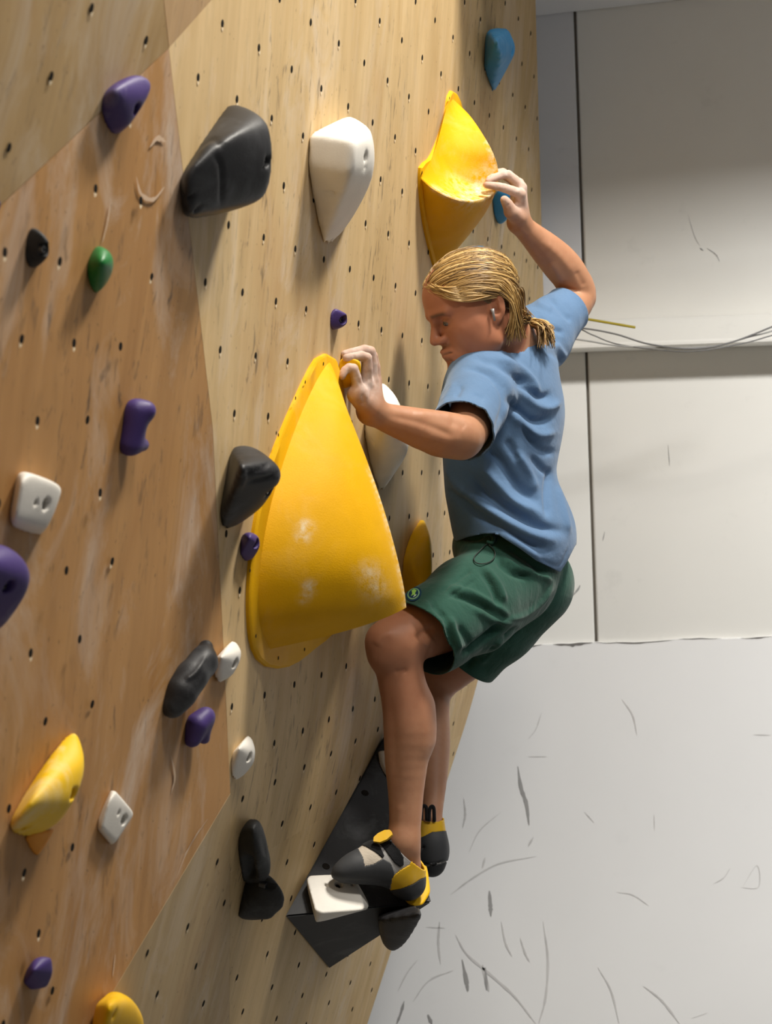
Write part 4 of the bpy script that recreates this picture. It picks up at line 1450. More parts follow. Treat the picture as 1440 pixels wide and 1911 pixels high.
# muscle, tendon and crease modelling
BV = sculpt(BV, BF, [
    ([(722, 775), (770, 785), (815, 800), (845, 815)], 7, -0.0022), ([(735, 805), (785, 826), (830, 838)], 8, -0.0018),
    ([(770, 772), (815, 772), (845, 776)], 9, 0.0025), ([(790, 812), (830, 822), (862, 818)], 10, 0.002), ([(838, 788), (856, 792), (868, 800)], 8, -0.0018),
    ([(695, 720), (692, 745)], 4, -0.0015), ([(683, 722), (684, 745)], 3.5, 0.0012), ([(676, 735), (680, 755)], 3, -0.0012),
    ([(990, 452), (1015, 485), (1035, 520)], 7, -0.002), ([(1010, 448), (1045, 480), (1070, 515)], 9, 0.0025), ([(1025, 490), (1040, 510), (1048, 530)], 8, 0.003),
    ([(1040, 533), (1060, 538), (1082, 545)], 3, -0.0025), ([(1075, 505), (1090, 535)], 6, -0.002), ([(968, 425), (985, 440)], 4, 0.0015), ([(958, 425), (972, 445)], 4, -0.0015),
    ([(775, 1195), (790, 1180), (812, 1172)], 7, -0.004), ([(790, 1205), (808, 1190)], 8, 0.003), ([(735, 1255), (760, 1250)], 5, -0.002),
    ([(700, 1205), (712, 1188), (735, 1180)], 9, 0.003), ([(728, 1300), (735, 1380), (738, 1460)], 8, -0.0018), ([(785, 1300), (793, 1360), (788, 1420)], 9, 0.0018),
    ([(926, 344), (925, 352)], 1.8, -0.0012), ([(942, 345), (940, 356)], 2.2, -0.0012), ([(944, 318), (949, 330)], 2.2, -0.0010), ([(950, 380), (944, 388)], 2.2, -0.0012),
    ([(958, 372), (968, 380)], 3, -0.0018), ([(962, 360), (975, 352)], 3, 0.0012), ([(660, 662), (661, 670)], 1.8, -0.001), ([(684, 672), (677, 676)], 2.2, -0.0012), ([(653, 686), (648, 696)], 1.8, -0.001),
    ([(665, 700), (672, 720)], 3, -0.0012), ([(688, 690), (689, 712)], 2.5, -0.0012), ([(664, 748), (682, 756)], 3, -0.0012),
    ([(745, 1500), (744, 1560)], 8, 0.001)])
BN = vnormals(BV, BF)

# skin: chalk on the hands, ruddier face and knees, shade painted into the face tint
def mat_skin():
    t = NT('skin')
    at = t.n('ShaderNodeAttribute', attribute_name='tint').outputs['Color']
    sep = t.n('ShaderNodeSeparateColor'); t.link(at, sep.inputs[0])
    chalk, red, dark = sep.outputs[0], sep.outputs[1], sep.outputs[2]
    v = t.coords()
    base = t.mix(t.noise(v, 16, 5, 0.6), (0.375, 0.178, 0.096), (0.475, 0.247, 0.143))
    base = t.mix(t.math('MULTIPLY', t.ramp(t.noise(v, 70, 3), [(0.45, 0.0), (0.75, 1.0)]), 0.25), base, (0.34, 0.13, 0.07))
    base = t.mix(t.math('MULTIPLY', red, 0.8), base, (0.35, 0.120, 0.062))
    cf = t.math('MULTIPLY', chalk, t.ramp(t.noise(v, 55, 5, 0.7), [(0.25, 0.35), (0.6, 1.0)]))
    c = t.mix(t.math('MULTIPLY', cf, 0.62), base, (0.68, 0.60, 0.56))
    c = t.mix(dark, c, (0.10, 0.052, 0.03))
    t.col(c)
    t.rough(t.math('ADD', t.math('MULTIPLY', cf, 0.35), 0.50, True), 0.35)
    t.b.inputs['Subsurface Weight'].default_value = 0.10
    t.b.inputs['Subsurface Radius'].default_value = (0.012, 0.004, 0.002)
    t.b.inputs['Subsurface Scale'].default_value = 0.6
    t.bump(t.noise(v, 260, 3), 0.12, 0.0008)
    return t.m
M['skin'] = mat_skin()
person, used = quads_obj('person', BV, BF, M['skin'], None, True, W3((955, 1060, 4.74)))
tag(person, 'climber in blue t-shirt and green shorts hanging on the wall with chalky hands', 'person')
vb = BV[used]
hl = W3(dl([(668, 690, 4.21, 0)])[0]); hr = W3((942, 350, 4.81))
dist_h = np.minimum(np.linalg.norm(vb - hl, axis=1), np.linalg.norm(vb - hr, axis=1) * 0.95)
chalk = np.clip((0.085 - dist_h) / 0.045, 0, 1)
hq = (vb - HO) @ HR.T
inhead = np.linalg.norm(hq - np.array([.02, 0, 0]), axis=1) < 0.14
red = np.where(inhead, 0.85, np.clip((0.22 - np.abs(vb[:, 2] - W3((745, 1200, 4.4))[2])) / 0.2, 0, 0.5) * (vb[:, 2] < W3((745, 1100, 4.4))[2]))
# eyebrow hair, stubble around the mouth, shade painted on brow, eye sockets and lip parting
ay = np.abs(hq[:, 1])
brow = np.exp(-((hq[:, 2] - (.030 - .06 * np.clip(ay - .03, 0, 1))) / .0042) ** 2) * np.clip((ay - .010) / .006, 0, 1) * np.clip((.055 - ay) / .008, 0, 1) * (hq[:, 0] > .06)
stub = np.exp(-((hq[:, 2] + .0385) / .0050) ** 2) * np.clip((.030 - ay) / .01, 0, 1) * (hq[:, 0] > .085) * 0.45
mouth = np.exp(-((hq[:, 2] + .0535) / .0018) ** 2) * (ay < .024) * (hq[:, 0] > .085) * 0.6
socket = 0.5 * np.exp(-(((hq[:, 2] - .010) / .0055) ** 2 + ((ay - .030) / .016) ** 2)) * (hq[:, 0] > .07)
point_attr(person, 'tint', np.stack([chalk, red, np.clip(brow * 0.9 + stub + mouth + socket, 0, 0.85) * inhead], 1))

# eyes
def ball(name, c, r, mat, parent, seg=16):
    bm = bmesh.new()
    bmesh.ops.create_uvsphere(bm, u_segments=seg, v_segments=seg // 2 + 2, radius=r)
    o = bm_obj(name, bm, mat, parent, True)
    o.location = Vector(c) - parent.location
    return o
M['eye'] = mat_plain('eye_white', (0.09, 0.065, 0.055), 0.25, 0.5)
M['iris'] = mat_plain('dark_iris', (0.03, 0.022, 0.018), 0.15, 0.6)
for sgn in (1, -1):
    e = ball('eye', hp(.0815, sgn * .031, .010), 0.0122, M['eye'], person)
    ib = ball('iris', hp(.0905, sgn * .029, .0085), 0.0058, M['iris'], person)
    ib.parent = e; ib.location = Vector(hp(.0898, sgn * .0295, .0080)) - Vector(hp(.0815, sgn * .031, .010))
# earbud
M['earbud'] = mat_plain('silver_plastic', (0.22, 0.21, 0.21), 0.25, 0.6)
bm = bmesh.new()
a, b = Vector(hp(.000, .079, .002)) - person.location, Vector(hp(.006, .084, -.022)) - person.location
tube(bm, [a, a.lerp(b, .3), b], [.0050, .0030, .0024], 10)
eb = bm_obj('earbud', bm, M['earbud'], person, True)
# check clearance to the wall
if False:
    for pl in (PR,):
        pass

# ------------------------------------------------------------------ clothes
def mat_cloth(name, c, weave=900, var=0.18, crumple=0.8):
    t = NT(name)
    v = t.coords()
    n = t.noise(v, 10, 5, 0.6)
    col = t.mix(n, tuple(x * (1 - var) for x in c), tuple(x * (1 + var) for x in c))
    t.col(col)
    t.rough(0.85, 0.15)
    t.b.inputs['Sheen Weight'].default_value = 0.15
    h = t.math('ADD', t.math('MULTIPLY', t.noise(v, 55, 4, 0.6), 1.0), t.math('MULTIPLY', t.noise(v, weave, 2), 0.25))
    w2 = t.n('ShaderNodeTexNoise'); w2.inputs['Scale'].default_value = 20; w2.inputs['Detail'].default_value = 3; w2.inputs['Distortion'].default_value = 1.5
    mp = t.n('ShaderNodeMapping'); mp.inputs['Scale'].default_value = (1.0, 1.0, 0.45); mp.inputs['Rotation'].default_value = (0.3, 0.7, 0)
    t.link(t.n('ShaderNodeTexCoord').outputs['Object'], mp.inputs['Vector']); t.link(mp.outputs[0], w2.inputs['Vector'])
    h = t.math('ADD', h, t.math('MULTIPLY', w2.outputs['Fac'], crumple))
    t.bump(h, 0.4, 0.004)
    return t.m
M['shirt'] = mat_cloth('blue_cotton', (0.100, 0.180, 0.310))
M['shorts'] = mat_cloth('green_nylon', (0.020, 0.072, 0.052), 700, 0.15, 2.2)
M['cord'] = mat_plain('dark_cord', (0.03, 0.04, 0.035), 0.7, 0.2)

def open_cloth(name, f, lo, hi, vox, cuts, mat, strokes, thick, parent, lap=2, hemline=None):
    """surface of f, opened along the cut planes; cuts: (centre, direction, reach)"""
    V, F = surface_nets(f, lo, hi, vox)
    V = laplace(V, F, lap, 0.5)
    V = sculpt(V, F, strokes)
    V = laplace(V, F, 1, 0.3)
    drop = np.zeros(len(V), bool)
    for c, n, reach in cuts:
        c, n = np_(c), np_(n); n = n / np.linalg.norm(n)
        q = V - c
        t = q @ n
        rad = np.linalg.norm(q - t[:, None] * n, axis=1)
        drop |= (t > 0) & (rad < reach)
    if hemline is not None:
        px = to_px(V)
        drop |= px[:, 1] > np.interp(px[:, 0], [h[0] for h in hemline], [h[1] for h in hemline])
    keep = ~drop[F].all(1)
    F = F[keep]
    # pull the ragged border onto the cut
    for c, n, reach in cuts:
        c, n = np_(c), np_(n); n = n / np.linalg.norm(n)
        q = V - c
        t = q @ n
        rad = np.linalg.norm(q - t[:, None] * n, axis=1)
        m = (t > 0) & (rad < reach)
        V[m] -= (t[m])[:, None] * n
    if hemline is not None:
        px = to_px(V)
        yl = np.interp(px[:, 0], [h[0] for h in hemline], [h[1] for h in hemline])
        m = px[:, 1] > yl
        V[m, 2] += (px[m, 1] - yl[m]) / FPX * px[m, 2]
    o, used = quads_obj(name, V, F, mat, parent, True, None)
    o.data.transform(Matrix.Translation(-parent.location))
    md = o.modifiers.new('thickness', 'SOLIDIFY')
    md.thickness = thick; md.offset = -1
    return o, V, F

# --- t-shirt
S_PR = [('e', W3((938, 768, 4.70)), frame(LAT1, (-.05, 0, 1)), (.188, .124, .172)),
        ('e', W3((931, 900, 4.71)), frame(LAT2, (0, 0, 1)), (.156, .116, .18)),
        ('e', W3((966, 1008, 4.735)), frame(LAT3, (.18, 0, 1)), (.200, .128, .142)),
        ('c', W3((900, 714, 4.56)), W3((945, 690, 4.71)), .070, .074),
        ('c', W3((1005, 632, 4.87)), W3((958, 684, 4.74)), .070, .074)]
lsd = [(898, 716, 4.545, .074), (882, 762, 4.45, .070), (862, 803, 4.355, .066), (850, 830, 4.30, .066)]
rsd = [(1003, 632, 4.87, .074), (1032, 602, 4.91, .062), (1064, 572, 4.955, .054), (1085, 552, 4.985, .052)]
def cones(l): return [('c', W3(a), W3(b), a[3], b[3]) for a, b in zip(l[:-1], l[1:])]
SH = [Group(S_PR, 0.05, 0.02), Group(cones(lsd), 0.01, 0.022), Group(cones(rsd), 0.01, 0.03)]
shirt_f = make_sdf(SH)
allc = np.concatenate([g.C - g.R[:, None] for g in SH]); allC = np.concatenate([g.C + g.R[:, None] for g in SH])
ldir = W3(lsd[2]) - W3(lsd[0]); rdir = W3(rsd[2]) - W3(rsd[1])
neck_c = W3((925, 668, 4.68)); neck_d = HO + HR.T @ np.array([-.01, 0, -.02]) - neck_c
wr_s = [
    # armhole seam of the near sleeve
    ([(868, 688), (893, 690), (916, 702), (935, 726), (941, 752), (934, 782), (920, 812)], 5, -0.00870),
    ([(905, 676), (935, 700), (955, 735), (957, 770)], 7, 0.00580),
    ([(850, 712), (836, 735), (824, 752)], 5, 0.00435), ([(862, 720), (850, 742)], 5, -0.00435), ([(905, 760), (890, 785)], 8, 0.00435), ([(880, 735), (905, 745)], 6, -0.00290),
    # upper back
    ([(885, 668), (925, 680), (960, 702), (985, 716)], 6, -0.00725), ([(925, 664), (965, 684), (992, 708), (1006, 738)], 6, 0.00725),
    ([(955, 700), (985, 730), (1010, 742), (1030, 735)], 7, -0.01015), ([(965, 725), (995, 755), (1025, 762), (1045, 748)], 7, 0.00870),
    ([(944, 742), (972, 771), (998, 786), (1030, 780)], 8, -0.01305), ([(950, 768), (975, 795), (1005, 812), (1035, 806)], 8, 0.01015),
    ([(972, 790), (987, 818), (1010, 840), (1036, 845)], 7, -0.00870), ([(1020, 650), (1045, 672), (1052, 700)], 6, -0.00870), ([(1036, 640), (1055, 668)], 5, 0.00580),
    ([(985, 610), (1010, 632), (1030, 640)], 6, -0.00725), ([(1000, 590), (1030, 612), (1052, 622)], 5, -0.00580), ([(1000, 562), (1030, 580)], 6, 0.00580), ([(1020, 553), (1050, 585), (1066, 600)], 5, -0.00435),
    # long diagonal drapes
    ([(905, 830), (935, 862), (965, 905), (1005, 940)], 9, -0.01305), ([(890, 862), (925, 900), (962, 940), (1015, 965)], 9, 0.01305),
    ([(868, 878), (905, 918), (945, 952), (1000, 980), (1052, 992)], 8, -0.01450), ([(850, 898), (890, 935), (935, 968), (990, 998), (1040, 1010)], 8, 0.01160),
    ([(838, 912), (878, 950), (925, 980), (975, 1010), (1030, 1030)], 7, -0.01160), ([(925, 985), (965, 1015), (1010, 1045)], 6, 0.00870),
    ([(1025, 880), (1020, 920), (1022, 965)], 6, -0.01015), ([(1040, 905), (1052, 950), (1062, 1000)], 6, 0.00725), ([(990, 850), (1010, 875), (1028, 885)], 6, -0.00725),
    ([(830, 870), (850, 905), (868, 925)], 7, 0.00580), ([(880, 845), (900, 880)], 8, -0.00580), ([(960, 840), (985, 880), (1000, 920)], 8, 0.00870), ([(945, 820), (968, 862)], 7, -0.00725),
    ([(1000, 1040), (1042, 1056), (1062, 1020)], 2.5, -0.00217)]
hem_s = [(780, 1016), (845, 1013), (870, 1003), (900, 996), (925, 995), (945, 1008), (970, 1024), (1000, 1046), (1045, 1068), (1058, 1048), (1072, 1020), (1100, 980)]
shirt, SV, SF = open_cloth('t_shirt', shirt_f, allc.min(0) - .01, allC.max(0) + .01, 0.0042,
    [(W3((861, 803, 4.352)), ldir, .085), (W3((1058, 577, 4.947)), rdir, .075), (neck_c, neck_d, .078)], M['shirt'], wr_s, 0.0035, person, 2, hem_s)
shirt['label'] = 'faded blue cotton t-shirt'

# --- shorts
lg = [(952, 1086, 4.675, .097), (880, 1128, 4.565, .102), (812, 1172, 4.475, .090), (770, 1198, 4.42, .088)]
rg_ = [(985, 1090, 4.85, .105), (925, 1160, 4.885, .095), (868, 1222, 4.915, .082), (840, 1252, 4.93, .080)]
SHO = [Group([('e', W3((955, 1050, 4.735)), frame(LAT3, (.15, 0, 1)), (.172, .108, .112)), ('e', W3((930, 1020, 4.735)), frame(LAT3, (.15, 0, 1)), (.155, .100, .07))], 0.04, 0.03),
       Group(cones(lg), 0.02, 0.035), Group(cones(rg_), 0.02, 0.02)]
shorts_f = make_sdf(SHO)
allc = np.concatenate([g.C - g.R[:, None] for g in SHO]); allC = np.concatenate([g.C + g.R[:, None] for g in SHO])
lh = W3((779, 1187, 4.437)); lhd = W3((742, 1190, 4.42)) - W3((930, 1100, 4.63)) + np.array([0, 0, -.10])
rh = W3((868, 1226, 4.915)); rhd = W3(rg_[2]) - W3(rg_[0])
wr_h = [([(835, 1030), (800, 1062), (772, 1088)], 7, 0.00480), ([(880, 1062), (850, 1085), (818, 1108)], 3, -0.00480), ([(830, 1095), (880, 1108), (925, 1132), (950, 1150)], 6, 0.00960),
        ([(838, 1108), (880, 1122), (922, 1148)], 5, -0.00960), ([(880, 1135), (920, 1158), (962, 1165)], 6, 0.00800), ([(905, 1058), (930, 1092), (942, 1125)], 6, 0.00800), ([(895, 1062), (918, 1098), (930, 1130)], 5, -0.00800),
        ([(930, 1035), (965, 1060), (1005, 1072), (1030, 1085)], 6, 0.00960), ([(925, 1045), (955, 1070), (990, 1078)], 5, -0.00960), ([(945, 1020), (985, 1045), (1020, 1075)], 6, -0.00800),
        ([(1030, 1095), (1010, 1125), (975, 1150), (940, 1158)], 5, 0.00640), ([(838, 1150), (850, 1185), (858, 1215)], 6, 0.00960), ([(822, 1145), (838, 1185), (845, 1215)], 5, -0.00800), ([(855, 1165), (872, 1195), (878, 1210)], 6, -0.00800),
        ([(790, 1120), (815, 1150), (832, 1180)], 6, 0.00640), ([(805, 1125), (830, 1155)], 5, -0.00640), ([(935, 1165), (900, 1195), (860, 1225)], 6, -0.01600), ([(940, 1190), (915, 1215), (895, 1240)], 6, 0.00800), ([(925, 1205), (900, 1235)], 4, -0.00800),
        ([(965, 1170), (940, 1192)], 5, -0.00800), ([(890, 1080), (862, 1098), (832, 1118)], 2, -0.00400), ([(768, 1080), (800, 1085)], 2, -0.00320), ([(870, 1245), (885, 1225)], 5, -0.00960), ([(855, 1000), (880, 1005), (905, 1000)], 4, -0.00800)]
shorts, HV, HF = open_cloth('shorts', shorts_f, allc.min(0) - .01, allC.max(0) + .01, 0.0042,
    [(lh, lhd, .12), (rh, rhd, .10)], M['shorts'], wr_h, 0.003, person, 2)
shorts['label'] = 'dark green climbing shorts'
sh_tree = BVHTree.FromPolygons([tuple(x) for x in HV], [tuple(int(i) for i in q) for q in HF])
def on_shorts(x, y, lift=0.002):
    loc, n, _, _ = sh_tree.ray_cast(CAM, ray(x, y).normalized())
    if loc is None:
        return P(x, y, 4.5)
    if n.dot(ray(x, y)) > 0: n = -n
    return loc + n * lift
# drawstring loop
bm = bmesh.new()
tube(bm, [p - person.location for p in catmull([on_shorts(x, y, .004) for x, y in ((917, 1012), (906, 1020), (893, 1033), (884, 1044), (888, 1053), (902, 1055), (916, 1049), (923, 1038), (921, 1028), (912, 1018))], 5)], 0.0013, 6)
ds = bm_obj('drawstring', bm, M['cord'], shorts, True)
# knot at the waistband
bm = bmesh.new()
tube(bm, [p - person.location for p in catmull([on_shorts(x, y, .006) for x, y in ((905, 1003), (913, 1000), (921, 1006), (918, 1016), (910, 1014))], 5)], 0.0045, 8)
bm_obj('drawstring_knot', bm, M['shorts'], shorts, True)
# round badge
M['badge_navy'] = mat_plain('navy_thread', (0.012, 0.040, 0.085), 0.8, 0.1)
M['badge_green'] = mat_plain('pale_green_thread', (0.16, 0.34, 0.17), 0.8, 0.1)
M['badge_lime'] = mat_plain('lime_thread', (0.30, 0.58, 0.12), 0.8, 0.1)
M['badge_white'] = mat_plain('pale_thread', (0.45, 0.60, 0.50), 0.8, 0.1)
bc = (772, 1110)
def badge_pt(u, v, lift):
    a = math.radians(-38)
    return on_shorts(bc[0] + u * 15.5 * math.cos(a) - v * 12 * math.sin(a), bc[1] + u * 15.5 * math.sin(a) + v * 12 * math.cos(a), lift)
def badge_shape(name, outline, lift, mat, parent):
    c = (sum(p[0] for p in outline) / len(outline), sum(p[1] for p in outline) / len(outline))
    rings = []
    bm = bmesh.new()
    for s in (1.0, 0.66, 0.33):
        rings.append([bm.verts.new(badge_pt(c[0] + (u - c[0]) * s, c[1] + (v - c[1]) * s, lift) - person.location) for u, v in outline])
    cv_ = bm.verts.new(badge_pt(*c, lift) - person.location)
    K = len(outline)
    for a, b in zip(rings[:-1], rings[1:]):
        for i in range(K):
            bm.faces.new([a[i], a[(i + 1) % K], b[(i + 1) % K], b[i]])
    for i in range(K):
        bm.faces.new([rings[-1][i], rings[-1][(i + 1) % K], cv_])
    return bm_obj(name, bm, mat, parent)
circ = lambda r, n=28: [(r * math.cos(2 * PI * k / n), r * math.sin(2 * PI * k / n)) for k in range(n)]
bd = badge_shape('badge', circ(1.0), 0.0020, M['badge_navy'], shorts)
badge_shape('badge_field', circ(0.80), 0.0026, M['badge_green'], shorts)
badge_shape('badge_field', circ(0.62), 0.0031, M['badge_navy'], shorts)
badge_shape('badge_emblem', [(-.45, .10), (-.10, -.10), (.05, -.50), (.42, -.42), (.52, -.05), (.20, .12), (.05, .45), (-.12, .15)], 0.0036, M['badge_lime'], shorts)
badge_shape('badge_emblem', [(-.35, .42), (-.05, .30), (.25, .40), (.02, .52)], 0.0036, M['badge_white'], shorts)
for k in range(11):      # ring of stitched letters, too small to read
    a = 0.3 + k * 0.24
    u, v = 0.71 * math.cos(a), 0.71 * math.sin(a)
    badge_shape('badge_stitch', [(u + .05 * math.cos(b), v + .05 * math.sin(b)) for b in (0.4, 1.9, 3.5, 5.1)], 0.0033, M['badge_white'], shorts)

# ------------------------------------------------------------------ shoes
M['rubber'] = mat_hold('grey_rubber', (0.050, 0.052, 0.056), 0.55, 0.35, seed=11.0, chalk_col=(0.16, 0.165, 0.175), grain=0.2)
M['rubber_dark'] = mat_hold('black_rubber', (0.016, 0.017, 0.019), 0.5, 0.2, seed=12.0, chalk_col=(0.10, 0.10, 0.11), grain=0.2)
M['shoe_cream'] = mat_cloth('cream_microfibre', (0.56, 0.49, 0.40), 600)
M['shoe_grey'] = mat_cloth('grey_knit', (0.30, 0.29, 0.28), 600)
M['shoe_black'] = mat_cloth('black_strap', (0.008, 0.008, 0.009), 600)
M['shoe_yellow'] = mat_hold('yellow_rubber', (0.72, 0.42, 0.012), 0.45, 0.12, seed=13.0, grain=0.1)

def in_poly(px, poly):
    x, y = px[:, 0], px[:, 1]
    c = np.zeros(len(px), bool)
    for (x0, y0), (x1, y1) in zip(poly, poly[1:] + poly[:1]):
        m = ((y0 > y) != (y1 > y))
        c ^= m & (x < (x1 - x0) * (y - y0) / (y1 - y0 + 1e-12) + x0)
    return c

def shoe(groups, regions, default, cuts, label, strokes=()):
    f = make_sdf(groups)
    a = np.concatenate([g.C - g.R[:, None] for g in groups]); b = np.concatenate([g.C + g.R[:, None] for g in groups])
    V, F = surface_nets(f, a.min(0) - .006, b.max(0) + .006, 0.0015)
    V = laplace(V, F, 3, 0.5)
    V = sculpt(V, F, strokes)
    for c, n, reach in cuts:
        c, n = np_(c), np_(n); n = n / np.linalg.norm(n)
        t = (V - c) @ n
        F = F[~(t > 0)[F].all(1)]
        m = t > 0
        V[m] -= t[m][:, None] * n
    N = vnormals(V, F)
    cen = to_px(V[F].mean(1))[:, :2]
    part = np.full(len(F), -1)
    for k, (nm, mat, lift, poly) in enumerate(regions):
        part[in_poly(cen, poly)] = k
    root = None
    for k in [-1] + list(range(len(regions))):
        nm, mat, lift = default if k < 0 else regions[k][:3]
        Fk = F[part == k]
        if not len(Fk):
            continue
        o, _ = quads_obj('climbing_shoe' if k < 0 else nm, V + N * lift, Fk, mat, person if k < 0 else root, True)
        o.data.transform(Matrix.Translation(-person.location))
        md = o.modifiers.new('thickness', 'SOLIDIFY'); md.thickness = 0.0022 + lift; md.offset = -1
        if k < 0:
            root = o; o['label'] = label
    return root

shoeL = [chain([(752, 1562, 4.420, .0365), (763, 1605, 4.430, .034), (760, 1646, 4.440, .0315)], 0.0, 0.015, 9),
         chain([(762, 1648, 4.440, .0290), (735, 1626, 4.420, .036), (703, 1614, 4.405, .037), (670, 1616, 4.392, .0315), (643, 1625, 4.380, .0215), (629, 1631, 4.374, .0105)], 0.0, 0.02, 9),
         chain([(735, 1600, 4.420, .036), (700, 1596, 4.405, .028)], 0.0, 0.02, 9),
         chain([(640, 1638, 4.378, .0085), (690, 1640, 4.395, .0100), (726, 1642, 4.405, .0090)], 0.0, 0.006)]
regL = [('toe_rubber', M['rubber'], .0022, [(560, 1700), (560, 1600), (629, 1600), (650, 1575), (667, 1582), (677, 1601), (680, 1617), (697, 1613), (714, 1603), (729, 1612), (735, 1630), (728, 1648), (724, 1665), (690, 1700)]),
        ('upper_patch', M['shoe_cream'], .0008, [(667, 1582), (672, 1576), (686, 1582), (700, 1590), (714, 1603), (697, 1613), (680, 1617), (677, 1601)]),
        ('strap', M['shoe_black'], .0026, [(672, 1576), (682, 1562), (696, 1566), (708, 1580), (716, 1597), (713, 1601), (698, 1589), (684, 1581)]),
        ('strap', M['shoe_black'], .0026, [(700, 1562), (706, 1548), (728, 1566), (742, 1582), (752, 1600), (752, 1614), (746, 1617), (736, 1610), (724, 1594), (712, 1578)]),
        ('heel_band', M['shoe_yellow'], .0020, [(776, 1590), (800, 1590), (800, 1634), (783, 1640), (768, 1650), (748, 1657), (729, 1660), (731, 1638), (745, 1625), (764, 1614)]),
        ('heel_cup', M['rubber'], .0024, [(800, 1634), (783, 1641), (768, 1651), (748, 1658), (729, 1661), (720, 1690), (800, 1700)])]
sl = shoe(shoeL, regL, ('upper', M['shoe_grey'], 0.0), [(W3((752, 1584, 4.420)), np.array([.70, -.12, .62]), .2)], 'near grey climbing shoe with yellow heel band and black straps',
          [([(640, 1640), (690, 1648), (728, 1646)], 3, -0.002)])
# yellow strap end
bm = bmesh.new()
a_ = W3((697, 1571, 4.378)); b_ = W3((731, 1553, 4.386))
add_u = (b_ - a_) / np.linalg.norm(b_ - a_)
nrm = np_(Vector((-0.25, -0.75, 0.6)).normalized()); sd = np.cross(nrm, add_u)
outl = [(0, 0), (.12, .7), (.4, 1), (.75, .95), (.97, .5), (1, 0), (.95, -.6), (.6, -.95), (.25, -.8)]
Ltot = np.linalg.norm(b_ - a_)
tp = [bm.verts.new(Vector(a_ + add_u * u * Ltot + sd * v * 0.012 + nrm * 0.003) - person.location) for u, v in outl]
bt = [bm.verts.new(Vector(a_ + add_u * u * Ltot + sd * v * 0.012 - nrm * 0.003) - person.location) for u, v in outl]
bm.faces.new(tp); bm.faces.new(bt[::-1])
for i in range(len(tp)):
    bm.faces.new([tp[i], bt[i], bt[(i + 1) % len(tp)], tp[(i + 1) % len(tp)]])
bmesh.ops.recalc_face_normals(bm, faces=bm.faces)
bm_obj('strap_tab', bm, M['shoe_yellow'], sl)

shoeR = [chain([(803, 1530, 4.705, .0285), (805, 1556, 4.70, .0305), (807, 1580, 4.695, .0325), (806, 1612, 4.70, .0270)], 0.0, 0.015, 8),
         chain([(806, 1590, 4.71, .030), (800, 1600, 4.78, .034), (792, 1604, 4.84, .030), (786, 1606, 4.90, .018)], 0.0, 0.02, 8)]
regR = [('heel_band', M['shoe_yellow'], .0014, [(760, 1500), (850, 1500), (850, 1556), (828, 1551), (806, 1553), (790, 1562), (760, 1572)]),
        ('heel_cup', M['rubber'], .0026, [(760, 1572), (790, 1562), (806, 1553), (828, 1551), (850, 1556), (850, 1600), (830, 1606), (800, 1612), (760, 1612)]),
        ('sole', M['rubber_dark'], .0022, [(760, 1616), (800, 1617), (830, 1610), (850, 1604), (850, 1660), (760, 1660)])]
sr = shoe(shoeR, regR, ('upper', M['shoe_grey'], 0.0), [(W3((802, 1528, 4.705)), np.array([.05, -.1, 1.0]), .2)], 'far climbing shoe seen from behind with yellow heel and black pull tabs',
          [([(784, 1608), (806, 1612), (828, 1604)], 3, -0.004), ([(786, 1580), (792, 1585)], 5, -0.004)])
for x0, y0, x1, y1 in ((788, 1505, 793, 1530), (803, 1506, 807, 1532)):
    bm = bmesh.new()
    pts = [W3((x0 - 3, y1, 4.672)), W3((x0 - 2, y0 + 6, 4.668)), W3((x0 + 2, y0 - 1, 4.668)), W3((x1 + 2, y0 + 2, 4.668)), W3((x1 + 3, y1 - 6, 4.670)), W3((x1 + 3, y1, 4.674))]
    tube(bm, [Vector(q) - person.location for q in catmull(pts, 4)], 0.0042, 8)
    bm_obj('pull_tab', bm, M['shoe_black'], sr, True)

# ------------------------------------------------------------------ hair
def mat_hair():
    t = NT('blond_hair')
    a = t.n('ShaderNodeAttribute', attribute_name='strand').outputs['Fac']
    c = t.ramp(a, [(0.0, (0.085, 0.045, 0.014)), (0.35, (0.22, 0.122, 0.034)), (0.7, (0.42, 0.255, 0.080)), (1.0, (0.66, 0.47, 0.21))])
    t.col(c); t.rough(0.42, 0.5)
    return t.m
M['hair'] = mat_hair()
rh_ = np.random.default_rng(11)
EC = np.array([-.003, 0, .046]); ER_ = np.array([.108, .0860, .0915])
def to_surf(q, lift=1.0):
    u = (q - EC) / ER_
    return EC + u / np.linalg.norm(u) * ER_ * lift
def loc_of(px, py, d):
    return HR @ (W3((px, py, d)) - HO)
TIE = loc_of(984, 604, 4.655)
HS_V, HS_F, HS_C = [], [], []
nvh = 0
def strand(pts, r0, tone, seg=5):
    """tapered tube in head space"""
    global nvh
    pts = np.array(pts)
    n = len(pts)
    T_ = np.gradient(pts, axis=0); T_ /= np.linalg.norm(T_, axis=1, keepdims=True) + 1e-9
    ref = np.array([0.3, 0.8, 0.5])
    U = np.cross(T_, ref); U /= np.linalg.norm(U, axis=1, keepdims=True) + 1e-9
    Wv = np.cross(T_, U)
    rad = r0 * np.clip(np.minimum(np.linspace(0.5, 3, n), np.linspace(2.2, 0.35, n)), 0, 1)
    ang = np.arange(seg) * 2 * PI / seg
    ring = pts[:, None] + rad[:, None, None] * (np.cos(ang)[None, :, None] * U[:, None] + np.sin(ang)[None, :, None] * Wv[:, None])
    HS_V.append(ring.reshape(-1, 3)); HS_C.append(np.full(n * seg, tone))
    i, j = np.meshgrid(np.arange(n - 1), np.arange(seg), indexing='ij')
    a = nvh + i * seg + j; b = nvh + i * seg + (j + 1) % seg
    HS_F.append(np.stack([a, b, b + seg, a + seg], -1).reshape(-1, 4))
    nvh += n * seg
